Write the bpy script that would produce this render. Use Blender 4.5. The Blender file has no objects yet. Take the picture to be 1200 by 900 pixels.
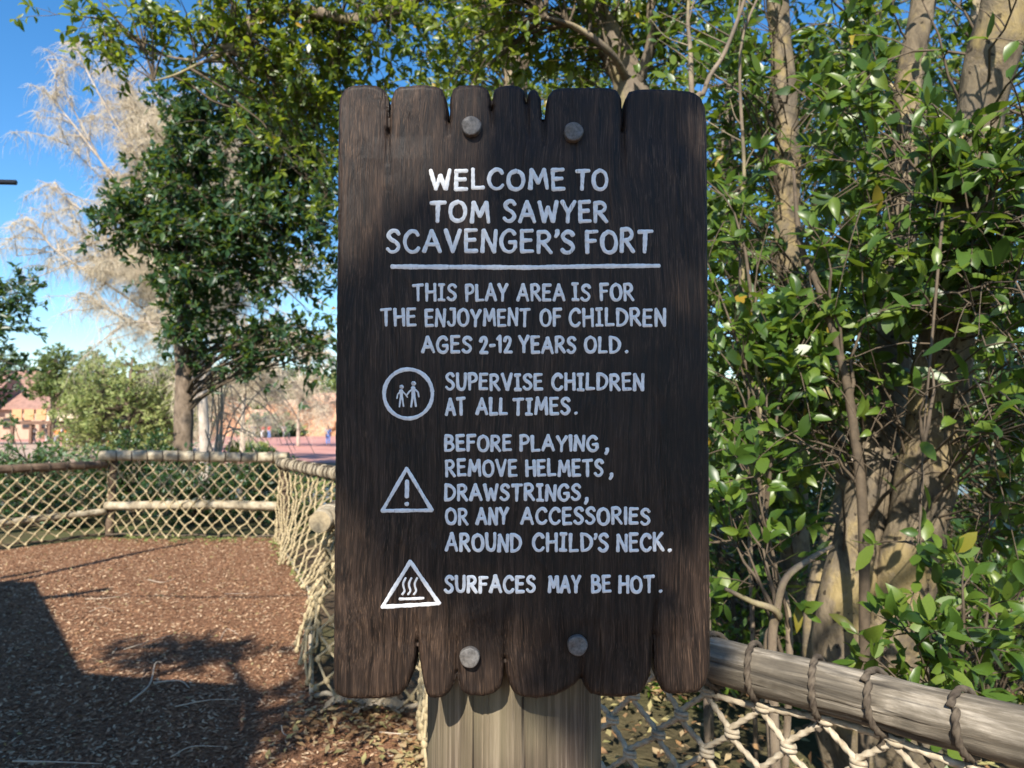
import bpy, math, random
import numpy as np
from mathutils import Vector, Matrix
S = bpy.context.scene
COL = S.collection
RS = np.random.RandomState(11)
random.seed(5)
PI = math.pi

# ------------------------------------------------------------------ camera
FPX = 870.0
PITCH = math.atan(40/FPX)
EYE = 1.55
cam = bpy.data.cameras.new('camera'); camo = bpy.data.objects.new('camera', cam); COL.objects.link(camo)
camo.location = (0, 0, EYE); camo.rotation_euler = (PI/2+PITCH, 0, 0)
cam.sensor_width = 36; cam.lens = 36*FPX/1200
cam.clip_start = 0.05; cam.clip_end = 3000
cam.dof.use_dof = True; cam.dof.focus_distance = 0.985; cam.dof.aperture_fstop = 9.0
S.camera = camo

# ------------------------------------------------------------------ sun and sky
SUN = Vector((-0.22, -1.0, 0.87)).normalized()
w = bpy.data.worlds.new('World'); S.world = w; w.use_nodes = True
wn = w.node_tree; bg = wn.nodes['Background']
sky = wn.nodes.new('ShaderNodeTexSky'); sky.sky_type = 'NISHITA'; sky.sun_disc = False
sky.sun_elevation = math.asin(SUN.z)
sky.sun_rotation = math.atan2(SUN.x, SUN.y)
sky.air_density = 1.0; sky.dust_density = 0.35; sky.ozone_density = 3.0; sky.altitude = 0
hs = wn.nodes.new('ShaderNodeHueSaturation'); hs.inputs['Saturation'].default_value = 1.3
wn.links.new(sky.outputs[0], hs.inputs['Color']); wn.links.new(hs.outputs[0], bg.inputs[0]); bg.inputs[1].default_value = 0.10
sl = bpy.data.lights.new('sun', 'SUN'); slo = bpy.data.objects.new('sun', sl); COL.objects.link(slo)
sl.energy = 4.5; sl.angle = math.radians(0.5); sl.color = (1.0, 0.93, 0.82)
slo.rotation_euler = SUN.to_track_quat('Z', 'Y').to_euler(); slo.location = (0, -5, 12)
S.view_settings.view_transform = 'Standard'; S.view_settings.look = 'None'
S.view_settings.exposure = 1.15; S.view_settings.gamma = 1.0
S.render.engine = 'CYCLES'

# ------------------------------------------------------------------ pixel helpers: a point of the place at a known distance
cp, sp_ = math.cos(PITCH), math.sin(PITCH)
def ray(px, py):
    a = (px-600)/FPX; b = (450-py)/FPX
    return np.array([a, cp-b*sp_, sp_+b*cp])
def P(px, py, Y):
    r = ray(px, py); t = Y/r[1]
    return np.array([r[0]*t, Y, EYE+r[2]*t])
def G(px, py, z=0.0):
    r = ray(px, py); t = (z-EYE)/r[2]
    return np.array([r[0]*t, r[1]*t, z])

# ------------------------------------------------------------------ object helpers
def link(o): COL.objects.link(o); return o
def tag(o, label=None, cat=None, group=None, kind=None):
    if label: o['label'] = label
    if cat: o['category'] = cat
    if group: o['group'] = group
    if kind: o['kind'] = kind
    return o
def empty(name, loc, label, cat, group=None):
    o = bpy.data.objects.new(name, None); link(o); o.location = tuple(loc); o.empty_display_size = .1
    return tag(o, label, cat, group)
def mk(name, V, F, mat, parent=None, smooth=True):
    """world-coordinate vertices -> one mesh object (local to parent's base)"""
    V = np.asarray(V, dtype=np.float64).reshape(-1, 3)
    off = np.array(parent_world(parent)) if parent else np.zeros(3)
    V = V-off
    me = bpy.data.meshes.new(name)
    if isinstance(F, np.ndarray):
        k = F.shape[1]
        me.vertices.add(len(V)); me.vertices.foreach_set('co', V.astype(np.float32).ravel())
        me.loops.add(F.size); me.loops.foreach_set('vertex_index', F.astype(np.int32).ravel())
        me.polygons.add(len(F)); me.polygons.foreach_set('loop_start', np.arange(0, F.size, k, dtype=np.int32))
        me.update(calc_edges=True); me.validate()
    else:
        me.from_pydata(V.tolist(), [], [list(map(int, f)) for f in F]); me.update()
    if smooth: me.polygons.foreach_set('use_smooth', np.ones(len(me.polygons), bool))
    if mat: me.materials.append(mat)
    o = bpy.data.objects.new(name, me); link(o)
    if parent: o.parent = parent
    return o
def parent_world(p):
    v = Vector((0, 0, 0))
    while p is not None:
        v = v+p.location; p = p.parent
    return v
class MB:
    def __init__(s): s.V = []; s.F = []; s.n = 0
    def add(s, V, F):
        V = np.asarray(V, float).reshape(-1, 3)
        s.V.append(V)
        if isinstance(F, np.ndarray): F = F.tolist()
        s.F.extend([[i+s.n for i in f] for f in F]); s.n += len(V)
    def box(s, c, sz, rz=0, rx=0):
        c = np.array(c); h = np.array(sz)/2
        v = np.array([[x, y, z] for x in (-1, 1) for y in (-1, 1) for z in (-1, 1)])*h
        R = np.array(Matrix.Rotation(rz, 3, 'Z') @ Matrix.Rotation(rx, 3, 'X'))
        s.add(v@R.T+c, [[0, 1, 3, 2], [4, 6, 7, 5], [0, 4, 5, 1], [2, 3, 7, 6], [0, 2, 6, 4], [1, 5, 7, 3]])
    def obj(s, name, mat, parent=None, smooth=True):
        return mk(name, np.concatenate(s.V), s.F, mat, parent, smooth)

def frames(P_):
    P_ = np.asarray(P_, float); n = len(P_)
    T = np.gradient(P_, axis=0); T /= np.linalg.norm(T, axis=1)[:, None]+1e-12
    u = np.cross(T[0], [0, 0, 1.]);
    if np.linalg.norm(u) < .1: u = np.cross(T[0], [1., 0, 0])
    u /= np.linalg.norm(u); U = np.zeros_like(P_); U[0] = u
    for i in range(1, n):
        u = u-T[i]*np.dot(u, T[i]); u /= np.linalg.norm(u)+1e-12; U[i] = u
    return T, U, np.cross(T, U)
def tube(P_, R, n=8, cap=True, lobes=0, amp=.16, pitch=.02, prof=None):
    P_ = np.asarray(P_, float); m = len(P_)
    R = np.broadcast_to(np.asarray(R, float), (m,))
    T, U, W = frames(P_)
    th = np.arange(n)*2*PI/n
    rr = np.ones((m, n))
    if lobes:
        s = np.concatenate([[0], np.cumsum(np.linalg.norm(np.diff(P_, axis=0), axis=1))])
        rr = 1+amp*np.cos(lobes*th[None, :]-2*PI*s[:, None]/pitch)
    if prof is not None: rr = rr*prof
    V = P_[:, None, :]+(R[:, None]*rr)[:, :, None]*(np.cos(th)[None, :, None]*U[:, None, :]+np.sin(th)[None, :, None]*W[:, None, :])
    V = V.reshape(-1, 3)
    i = np.arange(m-1)[:, None]; j = np.arange(n)[None, :]
    F = np.stack([i*n+j, i*n+(j+1) % n, (i+1)*n+(j+1) % n, (i+1)*n+j], -1).reshape(-1, 4).tolist()
    if cap:
        F.append(list(range(n))[::-1]); F.append([(m-1)*n+k for k in range(n)])
    return V, F
def cat(Pts, k=6, closed=False):
    """Catmull-Rom"""
    Pts = np.asarray(Pts, float)
    Q = np.vstack([2*Pts[0]-Pts[1], Pts, 2*Pts[-1]-Pts[-2]])
    out = []
    for i in range(1, len(Q)-2):
        t = np.linspace(0, 1, k, endpoint=False)[:, None]
        a, b, c, d = Q[i-1], Q[i], Q[i+1], Q[i+2]
        out.append(.5*((2*b)+(-a+c)*t+(2*a-5*b+4*c-d)*t**2+(-a+3*b-3*c+d)*t**3))
    out.append(Q[-2][None])
    return np.concatenate(out)
def resample(P_, step):
    P_ = np.asarray(P_, float)
    s = np.concatenate([[0], np.cumsum(np.linalg.norm(np.diff(P_, axis=0), axis=1))])
    n = max(2, int(s[-1]/step)+1); q = np.linspace(0, s[-1], n)
    return np.stack([np.interp(q, s, P_[:, k]) for k in range(P_.shape[1])], 1)

# ------------------------------------------------------------------ materials
class NT:
    def __init__(s, name, rough=.7, spec=.4):
        s.m = bpy.data.materials.new(name); s.m.use_nodes = True; s.t = s.m.node_tree
        s.b = s.t.nodes['Principled BSDF']; s.b.inputs['Roughness'].default_value = rough
        s.b.inputs['Specular IOR Level'].default_value = spec
        s.tc = s.t.nodes.new('ShaderNodeTexCoord')
    def n(s, k, **kw):
        x = s.t.nodes.new(k)
        for a, b in kw.items():
            if a.startswith('i_'): x.inputs[a[2:].replace('_', ' ')].default_value = b
            else: setattr(x, a, b)
        return x
    def l(s, a, b): s.t.links.new(a, b)
    def co(s, scale=(1, 1, 1), space='Object'):
        m = s.n('ShaderNodeMapping'); m.inputs['Scale'].default_value = scale
        s.l(s.tc.outputs[space], m.inputs[0]); return m.outputs[0]
    def noise(s, scale, co=None, detail=6, rough=.6, dist=0):
        x = s.n('ShaderNodeTexNoise', i_Scale=scale, i_Detail=detail, i_Roughness=rough, i_Distortion=dist)
        s.l(co or s.co(), x.inputs['Vector']); return x.outputs[0]
    def ramp(s, f, stops, interp='LINEAR'):
        r = s.n('ShaderNodeValToRGB'); r.color_ramp.interpolation = interp
        e = r.color_ramp.elements
        while len(e) < len(stops): e.new(.5)
        for k, (p, c) in enumerate(stops):
            e[k].position = p; e[k].color = (c, c, c, 1) if isinstance(c, (int, float)) else (*c, 1)
        s.l(f, r.inputs[0]); return r.outputs[0]
    def mix(s, f, a, b, mode='MIX'):
        x = s.n('ShaderNodeMix', data_type='RGBA', blend_type=mode)
        if isinstance(f, (int, float)): x.inputs[0].default_value = f
        else: s.l(f, x.inputs[0])
        for q, k in ((a, 6), (b, 7)):
            if isinstance(q, tuple): x.inputs[k].default_value = (*q, 1)
            else: s.l(q, x.inputs[k])
        return x.outputs[2]
    def math(s, op, a, b=0.0):
        x = s.n('ShaderNodeMath', operation=op)
        for q, k in ((a, 0), (b, 1)):
            if isinstance(q, (int, float)): x.inputs[k].default_value = q
            else: s.l(q, x.inputs[k])
        return x.outputs[0]
    def bump(s, h, strength=.5, dist=.01, prev=None):
        x = s.n('ShaderNodeBump', i_Strength=strength, i_Distance=dist); s.l(h, x.inputs['Height'])
        if prev: s.l(prev, x.inputs['Normal'])
        s.l(x.outputs[0], s.b.inputs['Normal']); return x.outputs[0]
    def col(s, c):
        if isinstance(c, tuple): s.b.inputs['Base Color'].default_value = (*c, 1)
        else: s.l(c, s.b.inputs['Base Color'])
        return s

def m_board():
    t = NT('dark stained carved wood', .46, .24)
    wob = t.n('ShaderNodeTexNoise', i_Scale=3.2, i_Detail=3); t.l(t.co((1.6, 1, .8)), wob.inputs['Vector'])
    vm = t.n('ShaderNodeVectorMath', operation='SCALE'); t.l(wob.outputs['Color'], vm.inputs[0]); vm.inputs['Scale'].default_value = .05
    va = t.n('ShaderNodeVectorMath', operation='ADD'); t.l(t.tc.outputs['Object'], va.inputs[0]); t.l(vm.outputs[0], va.inputs[1])
    def stretch(sc):
        m = t.n('ShaderNodeMapping'); m.inputs['Scale'].default_value = sc; t.l(va.outputs[0], m.inputs[0]); return m.outputs[0]
    g = t.noise(1, stretch((150, 150, 5)), 9, .68, .5)
    g2 = t.noise(1, stretch((700, 700, 22)), 5, .65)
    big = t.noise(5, t.co((1, 1, .6)), 4, .6, 1.2)
    c = t.ramp(g, [(.34, (.004, .0026, .002)), (.5, (.022, .0132, .0090)), (.70, (.066, .041, .028))])
    c = t.mix(t.ramp(g2, [(.52, 0.0), (.72, .6)]), c, (.17, .105, .066))
    c = t.mix(t.ramp(big, [(.35, .7), (.60, 0.0)]), c, (.008, .0055, .0046))
    t.col(c)
    t.l(t.ramp(g, [(.2, .42), (.8, .68)]), t.b.inputs['Roughness'])
    h = t.mix(.5, g, g2)
    b1 = t.bump(h, .9, .0028)
    kn = t.noise(22, t.co((1.3, 1, .55)), 3, .5, 1.5)
    b2 = t.bump(kn, .45, .006, b1)
    t.bump(t.ramp(t.noise(1, stretch((60, 60, 2.5)), 3, .5), [(.34, 0.0), (.40, 1.0)]), .5, .003, b2)
    t.b.inputs['Coat Weight'].default_value = .03; t.b.inputs['Coat Roughness'].default_value = .35
    return t.m
def m_wood(name, dark, mid, light, sc=(60, 60, 4), rough=.75, cr=.5, green=None):
    t = NT(name, rough, .3)
    g = t.noise(1, t.co(sc), 8, .7, .4)
    big = t.noise(6, t.co(), 4, .6, .5)
    c = t.ramp(g, [(.3, dark), (.5, mid), (.68, light)])
    c = t.mix(t.ramp(big, [(.4, .0), (.7, cr)]), c, tuple(x*.45 for x in mid))
    if green:
        c = t.mix(t.ramp(t.noise(4, t.co((1, 1, .5)), 3), [(.5, 0.0), (.66, .6)]), c, green)
    ck = t.noise(1, t.co(tuple(x*(.55 if x > 20 else .25) for x in sc)), 3, .5, .6)
    ckm = t.ramp(ck, [(.33, 1.0), (.385, 0.0)])
    c = t.mix(ckm, c, tuple(x*.5 for x in dark))
    t.col(c); b1 = t.bump(g, .8, .004)
    b1 = t.bump(t.ramp(ck, [(.33, 0.0), (.40, 1.0)]), .7, .006, b1)
    t.bump(t.noise(150, t.co((1, 1, .3))), .3, .001, b1)
    return t.m
def m_rope(name, c1, c2, sc=60):
    t = NT(name, .85, .2)
    c = t.ramp(t.noise(sc, None, 6), [(.3, c1), (.7, c2)])
    c = t.mix(t.ramp(t.noise(5, None, 3), [(.45, 0.0), (.7, .45)]), c, tuple(x*.5 for x in c1))
    t.col(c); t.bump(t.noise(sc*14), .5, .001)
    return t.m
def m_bark(name, c1, c2, c3, sc=9, lich=None, bd=.012):
    t = NT(name, .85, .2)
    g = t.noise(sc, t.co((1, 1, .55)), 8, .65, .6)
    c = t.ramp(g, [(.3, c1), (.5, c2), (.7, c3)])
    if lich:
        c = t.mix(t.ramp(t.noise(3.4, t.co((1, 1, .6)), 5, .7), [(.50, 0.0), (.60, .6)]), c, lich)
        c = t.mix(t.ramp(t.noise(1.7, t.co((1, 1, .8)), 6, .75), [(.50, 0.0), (.56, .6)]), c, (.10, .085, .07))
    spots = t.noise(26, None, 2, .5)
    c = t.mix(t.ramp(spots, [(.66, 0.0), (.7, .8)]), c, tuple(x*.3 for x in c1))
    t.col(c); b1 = t.bump(g, .7, bd); t.bump(t.noise(90), .4, .002, b1)
    return t.m
def m_leaf(name, cols, rough=.32, trans=.35, tcol=(.30, .42, .03), yellow=0.0, obj=False, spec=.5):
    t = NT(name, rough, spec)
    gi = t.n('ShaderNodeNewGeometry'); r = gi.outputs['Random Per Island']; t.b.inputs['Specular IOR Level'].default_value = spec*.9
    oi = t.n('ShaderNodeObjectInfo')
    r = t.math('FRACT', t.math('ADD', r, oi.outputs['Random']))
    k = len(cols)
    c = t.ramp(r, [(i/(k-1), cols[i]) for i in range(k)])
    bl = t.noise(25, None, 3)
    c = t.mix(t.ramp(bl, [(.35, 0.0), (.75, .3)]), c, tuple(x*.55 for x in cols[0]))
    if yellow:
        r2 = t.math('FRACT', t.math('MULTIPLY', r, 37.7))
        c = t.mix(t.ramp(r2, [(1-yellow, 0.0), (1-yellow+.01, .9)]), c, (.42, .25, .035))
    t.col(c)
    tr = t.n('ShaderNodeBsdfTranslucent'); t.l(t.mix(.75, c, tcol), tr.inputs[0])
    mx = t.n('ShaderNodeMixShader'); mx.inputs[0].default_value = trans
    out = t.t.nodes['Material Output']
    t.l(t.b.outputs[0], mx.inputs[1]); t.l(tr.outputs[0], mx.inputs[2]); t.l(mx.outputs[0], out.inputs[0])
    return t.m
def m_plain(name, c, rough=.7, sc=20, var=.35, bumpd=.0, metal=0, spec=.4):
    t = NT(name, rough, spec); t.b.inputs['Metallic'].default_value = metal
    n = t.noise(sc, None, 5)
    t.col(t.ramp(n, [(.3, tuple(x*(1-var) for x in c)), (.7, tuple(min(.9, x*(1+var*.6)) for x in c))]))
    if bumpd: t.bump(n, .6, bumpd)
    return t.m

M = {}
M['board'] = m_board()
t = NT('hand brushed white paint', .55, .3)
c = t.ramp(t.noise(170, None, 5), [(.3, (.68, .68, .67)), (.65, (.86, .86, .85))])
c = t.mix(t.ramp(t.noise(1, t.co((620, 620, 45)), 4, .7), [(.28, .85), (.36, 0.0)]), c, (.10, .075, .06))
t.col(c); t.bump(t.noise(300), .4, .0006); M['paint'] = t.m
M['bolt'] = m_plain('galvanised bolt', (.13, .12, .11), .55, 260, .5, .0003, .1)
M['post'] = m_wood('weathered post wood', (.022, .015, .010), (.090, .064, .045), (.25, .195, .145), (105, 105, 2.6), .8, .35, (.22, .19, .11))
M['log'] = m_wood('weathered grey log', (.030, .025, .020), (.16, .135, .10), (.40, .35, .28), (5, 46, 46), .8, .95)
M['log_x'] = m_wood('sun bleached log', (.11, .09, .06), (.34, .28, .19), (.52, .46, .34), (10, 10, 10), .8, .5)
M['logdark'] = m_wood('brown log in the fence', (.05, .035, .024), (.12, .08, .052), (.22, .16, .11), (10, 10, 10), .8, .5)
M['logend'] = m_plain('sawn log end', (.42, .33, .20), .8, 60, .35, .002)
M['rope'] = m_rope('pale net rope', (.27, .22, .15), (.50, .43, .32))
M['ropey'] = m_rope('yellowed net rope', (.26, .20, .11), (.50, .41, .25), 14)
M['lash'] = m_rope('dark lashing rope', (.045, .034, .025), (.125, .10, .072))
M['bark_y'] = m_bark('lichened tan bark', (.045, .036, .026), (.15, .118, .078), (.27, .215, .14), 11, (.33, .25, .10), .03)
M['bark_g'] = m_bark('smooth tan bark', (.07, .054, .040), (.20, .155, .11), (.32, .26, .19), 7, (.30, .26, .12), .016)
M['bark_d'] = m_bark('rough brown bark', (.06, .045, .035), (.16, .12, .085), (.26, .20, .15), 9, None, .03)
M['bark_p'] = m_bark('pale bare bark', (.26, .21, .17), (.42, .35, .28), (.58, .50, .42), 5)
M['twig'] = m_plain('tan twig', (.095, .07, .045), .8, 30, .4)
M['twig_t'] = m_plain('fine winter twigs', (.60, .51, .37), .85, 3, .3)
M['twig_dry'] = m_plain('dry bleached twig', (.46, .38, .29), .8, 40, .3)
M['leaf_r'] = m_leaf('glossy broad green leaf', [(.022, .052, .010), (.050, .100, .014), (.080, .140, .018), (.135, .19, .026)], .38, .30, yellow=.008)
M['leaf_t'] = m_leaf('sunlit yellow green leaf', [(.040, .080, .012), (.075, .125, .016), (.12, .17, .022), (.17, .20, .03)], .35, .45, (.40, .48, .03), yellow=.02)
M['leaf_d'] = m_leaf('dark evergreen leaf', [(.012, .034, .016), (.020, .055, .022), (.032, .075, .024), (.060, .110, .030)], .38, .25)
M['leaf_b'] = m_leaf('grey green bush leaf', [(.06, .12, .05), (.10, .17, .08), (.15, .23, .12)], .45, .3)
M['leaf_f'] = m_leaf('far foliage', [(.06, .10, .025), (.10, .14, .04), (.14, .18, .05)], .6, .3, (.3, .4, .06))
M['leaf_w'] = m_leaf('pale willow foliage', [(.14, .19, .05), (.22, .26, .08), (.30, .31, .11)], .6, .3, (.35, .42, .1))
M['leaf_dry'] = m_leaf('dry fallen leaf', [(.16, .085, .04), (.30, .17, .07), (.36, .27, .15), (.30, .28, .10)], .7, .1, (.4, .2, .05))
M['chip'] = m_leaf('bark mulch chip', [(.07, .034, .019), (.20, .100, .054), (.35, .19, .105), (.58, .43, .28)], .85, .0, spec=.2)
M['rag'] = m_leaf('dead grey fern frond', [(.22, .18, .12), (.34, .28, .19)], .8, .1, (.3, .25, .1))

# ------------------------------------------------------------------ the setting
def vnoise(x, y, seed=0):
    r = np.random.RandomState(seed); z = np.zeros_like(x, dtype=float)
    for k in range(7):
        a = r.uniform(0, 2*PI); f = r.uniform(.6, 1.6)
        z += np.sin((x*math.cos(a)+y*math.sin(a))*f+r.uniform(0, 6))/7
    return z
def height(x, y):
    x = np.asarray(x, float); y = np.asarray(y, float)
    e1 = 14.5+1.2*np.sin(x*.23); e2 = 34+1.5*np.sin(x*.11)
    sm = lambda t: np.clip(t, 0, 1)**2*(3-2*np.clip(t, 0, 1))
    z = -2.6*sm((y-e1)/3.5)+1.8*sm((y-e2)/3.0)
    out = sm((y-11)/3)*.0
    z = z-out
    z = z+8*sm((y-125)/90)
    return z
xs = np.concatenate([np.linspace(-900, -40, 16), np.linspace(-36, 36, 73), np.linspace(40, 900, 16)])
ys = np.concatenate([np.linspace(-300, -14, 8), np.linspace(-12, 40, 105), np.linspace(42, 160, 30), np.linspace(180, 1500, 14)])
X, Y = np.meshgrid(xs, ys)
Zt = height(X, Y)+vnoise(X*1.1, Y*1.1, 3)*.05*(Y < 60)-.03-.05*((Y > -4) & (Y < 10))
nx = len(xs); ny = len(ys)
i, j = np.meshgrid(np.arange(nx-1), np.arange(ny-1))
Fg = np.stack([j*nx+i, j*nx+i+1, (j+1)*nx+i+1, (j+1)*nx+i], -1).reshape(-1, 4)
t = NT('leaf littered soil', .95, .1)
c = t.ramp(t.noise(2.5, None, 8, .7), [(.3, (.035, .026, .018)), (.5, (.085, .06, .038)), (.66, (.16, .115, .07))])
c = t.mix(t.ramp(t.noise(.25, None, 4), [(.45, 0.0), (.6, .8)]), c, (.07, .09, .03))
sx = t.n('ShaderNodeSeparateXYZ'); t.l(t.tc.outputs['Object'], sx.inputs[0])
c = t.mix(t.ramp(t.math('DIVIDE', sx.outputs[1], 100.0), [(.36, 0.0), (.40, 1.0)]), c, t.ramp(t.noise(.12, None, 6), [(.35, (.36, .25, .16)), (.65, (.42, .33, .22))]))
t.col(c); t.bump(t.noise(30), .8, .03)
tag(mk('ground', np.stack([X, Y, Zt], -1).reshape(-1, 3), Fg, t.m), kind='structure')

t = NT('river water', .06, .5); t.col((.05, .075, .075)); t.bump(t.noise(3.0, t.co((1, .5, 1)), 4), .35, .06)
xw = np.array([-900, 900]); V = [[-900, 12, -1.4], [900, 12, -1.4], [900, 40, -1.4], [-900, 40, -1.4]]
tag(mk('water', V, [[0, 1, 2, 3]], t.m), kind='structure')

# fence line: rails (top) and net foot
PA = np.array([1.75, .36]); PB = np.array([-.10, 2.17]); PC = np.array([-.45, 3.95]); PD = np.array([-1.02, 4.10])
PE = np.array([-.95, 6.15]); PF = np.array([-2.98, 9.55]); PG = np.array([-5.30, 9.75]); PH = np.array([-7.6, 7.0])
FE = np.array([-1.75, 6.5])
# mulch bed inside the fence
poly = [(-7.6, 7.0), (-5.3, 9.75), (-2.98, 9.55), (-1.75, 6.5), (-1.1, 4.15), (-.45, 3.95), (-.1, 2.17), (1.75, .36), (3.2, -1.2), (3.2, -9), (-11, -9), (-11, 5)]
poly = np.array(poly)
def inside(px, py, poly):
    r = np.zeros(np.shape(px), bool); j = len(poly)-1
    for i in range(len(poly)):
        xi, yi = poly[i]; xj, yj = poly[j]
        r ^= ((yi > py) != (yj > py)) & (px < (xj-xi)*(py-yi)/(yj-yi+1e-12)+xi); j = i
    return r
def mulch_z(x, y): return .03*vnoise(x*2.2, y*2.2, 7)+.012*vnoise(x*9, y*9, 9)
gx = np.arange(-11, 3.4, .06); gy = np.arange(-3, 10.2, .06)
X, Y = np.meshgrid(gx, gy); nx = len(gx); ny = len(gy)
Zm = mulch_z(X, Y)+.004
i, j = np.meshgrid(np.arange(nx-1), np.arange(ny-1)); i = i.ravel(); j = j.ravel()
keep = inside(gx[i]+.03, gy[j]+.03, poly)
Fm = np.stack([j*nx+i, j*nx+i+1, (j+1)*nx+i+1, (j+1)*nx+i], -1)[keep]
t = NT('bark mulch', .95, .1)
n1 = t.noise(45, None, 6, .75); n2 = t.n('ShaderNodeTexVoronoi', i_Scale=70.0); t.l(t.co((1, 1, 1)), n2.inputs['Vector'])
c = t.ramp(n1, [(.32, (.07, .034, .02)), (.5, (.21, .108, .060)), (.64, (.35, .195, .112))])
c = t.mix(t.ramp(n2.outputs['Distance'], [(.1, .5), (.6, 0.0)]), c, (.25, .13, .08))
t.col(c); b1 = t.bump(n1, .9, .02); t.bump(n2.outputs['Distance'], .6, .01, b1)
tag(mk('mulch_bed', np.stack([X, Y, Zm], -1).reshape(-1, 3), Fm, t.m), kind='structure')
# chips
def chips(N, xr, yr, smin, smax, mat, label, cat, name, rs, dens=None):
    x = rs.uniform(*xr, N); y = yr[0]+(yr[1]-yr[0])*rs.uniform(0, 1, N)**1.5
    k = inside(x, y, poly); x = x[k]; y = y[k]; N = len(x)
    z = mulch_z(x, y)+.006+rs.uniform(0, .008, N)
    L = rs.uniform(smin, smax, N); W = L*rs.uniform(.2, .5, N); H = W*.35
    a = rs.uniform(0, 2*PI, N); tl = rs.uniform(-.4, .4, N)
    d = np.stack([np.cos(a)*np.cos(tl), np.sin(a)*np.cos(tl), np.sin(tl)], 1)
    s = np.stack([-np.sin(a), np.cos(a), rs.uniform(-.4, .4, N)], 1)
    c0 = np.stack([x, y, z], 1); up = np.array([0, 0, 1.])
    V = np.stack([c0-d*L[:, None]/2-s*W[:, None]/3, c0+d*L[:, None]/2-s*W[:, None]/2, c0+d*L[:, None]/2.4+s*W[:, None]/2, c0-d*L[:, None]/2.2+s*W[:, None]/2, c0+up*H[:, None]], 1)
    b = np.arange(N)[:, None, None]*5
    F = (np.array([[0, 1, 4], [1, 2, 4], [2, 3, 4], [3, 0, 4]])[None]+b).reshape(-1, 3)
    o = mk(name, V.reshape(-1, 3), F, mat, smooth=False); tag(o, label, cat, kind='stuff'); return o
chips(150000, (-7.5, .6), (2.6, 9.8), .007, .034, M['chip'], 'red brown bark mulch chips covering the play area ground', 'mulch', 'mulch_chips', RS)

# ------------------------------------------------------------------ leaves
def leaf_template(kind=0):
    if kind == 0:      # broad leaf with folded midrib, 11 verts
        st = [(.22, .72), (.5, 1.0), (.78, .66)]
        V = [[0, 0, 0]]
        for u, wv in st:
            z = -.10*(u-.1)**2
            V += [[u, -.21*wv, z+.05*wv], [u, 0, z], [u, .21*wv, z+.05*wv]]
        V.append([1.0, 0, -.12])
        F = [[0, 1, 2], [0, 2, 3], [1, 4, 5], [1, 5, 2], [2, 5, 6], [2, 6, 3], [4, 7, 8], [4, 8, 5], [5, 8, 9], [5, 9, 6], [7, 10, 8], [8, 10, 9]]
    else:
        V = [[0, 0, 0], [.5, -.22, .04], [1, 0, -.05], [.5, .22, .04], [.5, 0, -.02]]
        F = [[0, 1, 4], [1, 2, 4], [2, 3, 4], [3, 0, 4]]
    return np.array(V, float), np.array(F)
LT0 = leaf_template(0); LT1 = leaf_template(1)
leaf_mesh_cache = {}
def leaf_mesh(mat):
    if mat.name not in leaf_mesh_cache:
        me = bpy.data.meshes.new('leaf'); me.from_pydata(LT0[0].tolist(), [], LT0[1].tolist()); me.update()
        me.polygons.foreach_set('use_smooth', np.ones(len(me.polygons), bool)); me.materials.append(mat)
        leaf_mesh_cache[mat.name] = me
    return leaf_mesh_cache[mat.name]
def norm(a): return a/(np.linalg.norm(a, axis=-1, keepdims=True)+1e-12)
def leaf_basis(pos, d, nrm):
    d = norm(d); y = norm(np.cross(nrm, d)); z = np.cross(d, y)
    return np.stack([d, y, z], -1)      # columns
def leaves_mesh(name, pos, B, sc, mat, parent, tmpl=LT0, stuff=True):
    T, F = tmpl
    V = np.einsum('nij,mj->nmi', B, T)*sc[:, None, None]+pos[:, None, :]
    Fa = (F[None]+np.arange(len(pos))[:, None, None]*len(T)).reshape(-1, 3)
    o = mk(name, V.reshape(-1, 3), Fa, mat, parent)
    if stuff: o['kind'] = 'stuff'
    return o
def in_frame(p, m=0):
    px, py = proj(p); return (px > -m) & (px < 1200+m) & (py > -m) & (py < 900+m)
def proj(p):
    q = p-np.array([0, 0, EYE]); f = q[:, 1]*cp+q[:, 2]*sp_; u = -q[:, 1]*sp_+q[:, 2]*cp
    f = np.where(f < .05, .05, f)
    return 600+FPX*q[:, 0]/f, 450-FPX*u/f
def rnd_dir(n, rs): return norm(rs.normal(size=(n, 3)))
def tubes_batch(paths, radii, n=3):
    """many equal-length paths -> one V,F; paths (K,m,3), radii (K,m)"""
    K, m, _ = paths.shape
    T = norm(np.gradient(paths, axis=1))
    ref = np.where(np.abs(T[..., 2:3]) > .9, np.array([1., 0, 0]), np.array([0, 0, 1.]))
    U = norm(np.cross(T, ref)); W = np.cross(T, U)
    th = np.arange(n)*2*PI/n
    V = paths[:, :, None, :]+radii[:, :, None, None]*(np.cos(th)[None, None, :, None]*U[:, :, None, :]+np.sin(th)[None, None, :, None]*W[:, :, None, :])
    k = np.arange(K)[:, None, None]*m*n; i = np.arange(m-1)[None, :, None]*n; j = np.arange(n)[None, None, :]; j2 = (j+1) % n
    F = np.stack([k+i+j, k+i+j2, k+i+n+j2, k+i+n+j], -1).reshape(-1, 4)
    return V.reshape(-1, 3), F
CLEAR = [(np.array([(893, -20), (948, -20), (946, 330), (900, 340)]), 4.5, .88), (np.array([(955, 500), (1120, 470), (1112, 790), (945, 790)]), 3.3, .88),
         (np.array([(1130, -20), (1210, -20), (1210, 110), (1132, 150)]), 2.8, .82), (np.array([(1042, -20), (1098, -20), (1074, 300), (1032, 330)]), 3.4, .75), (np.array([(690, 0), (735, 0), (750, 110), (705, 110)]), 5.3, .85)]
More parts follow.
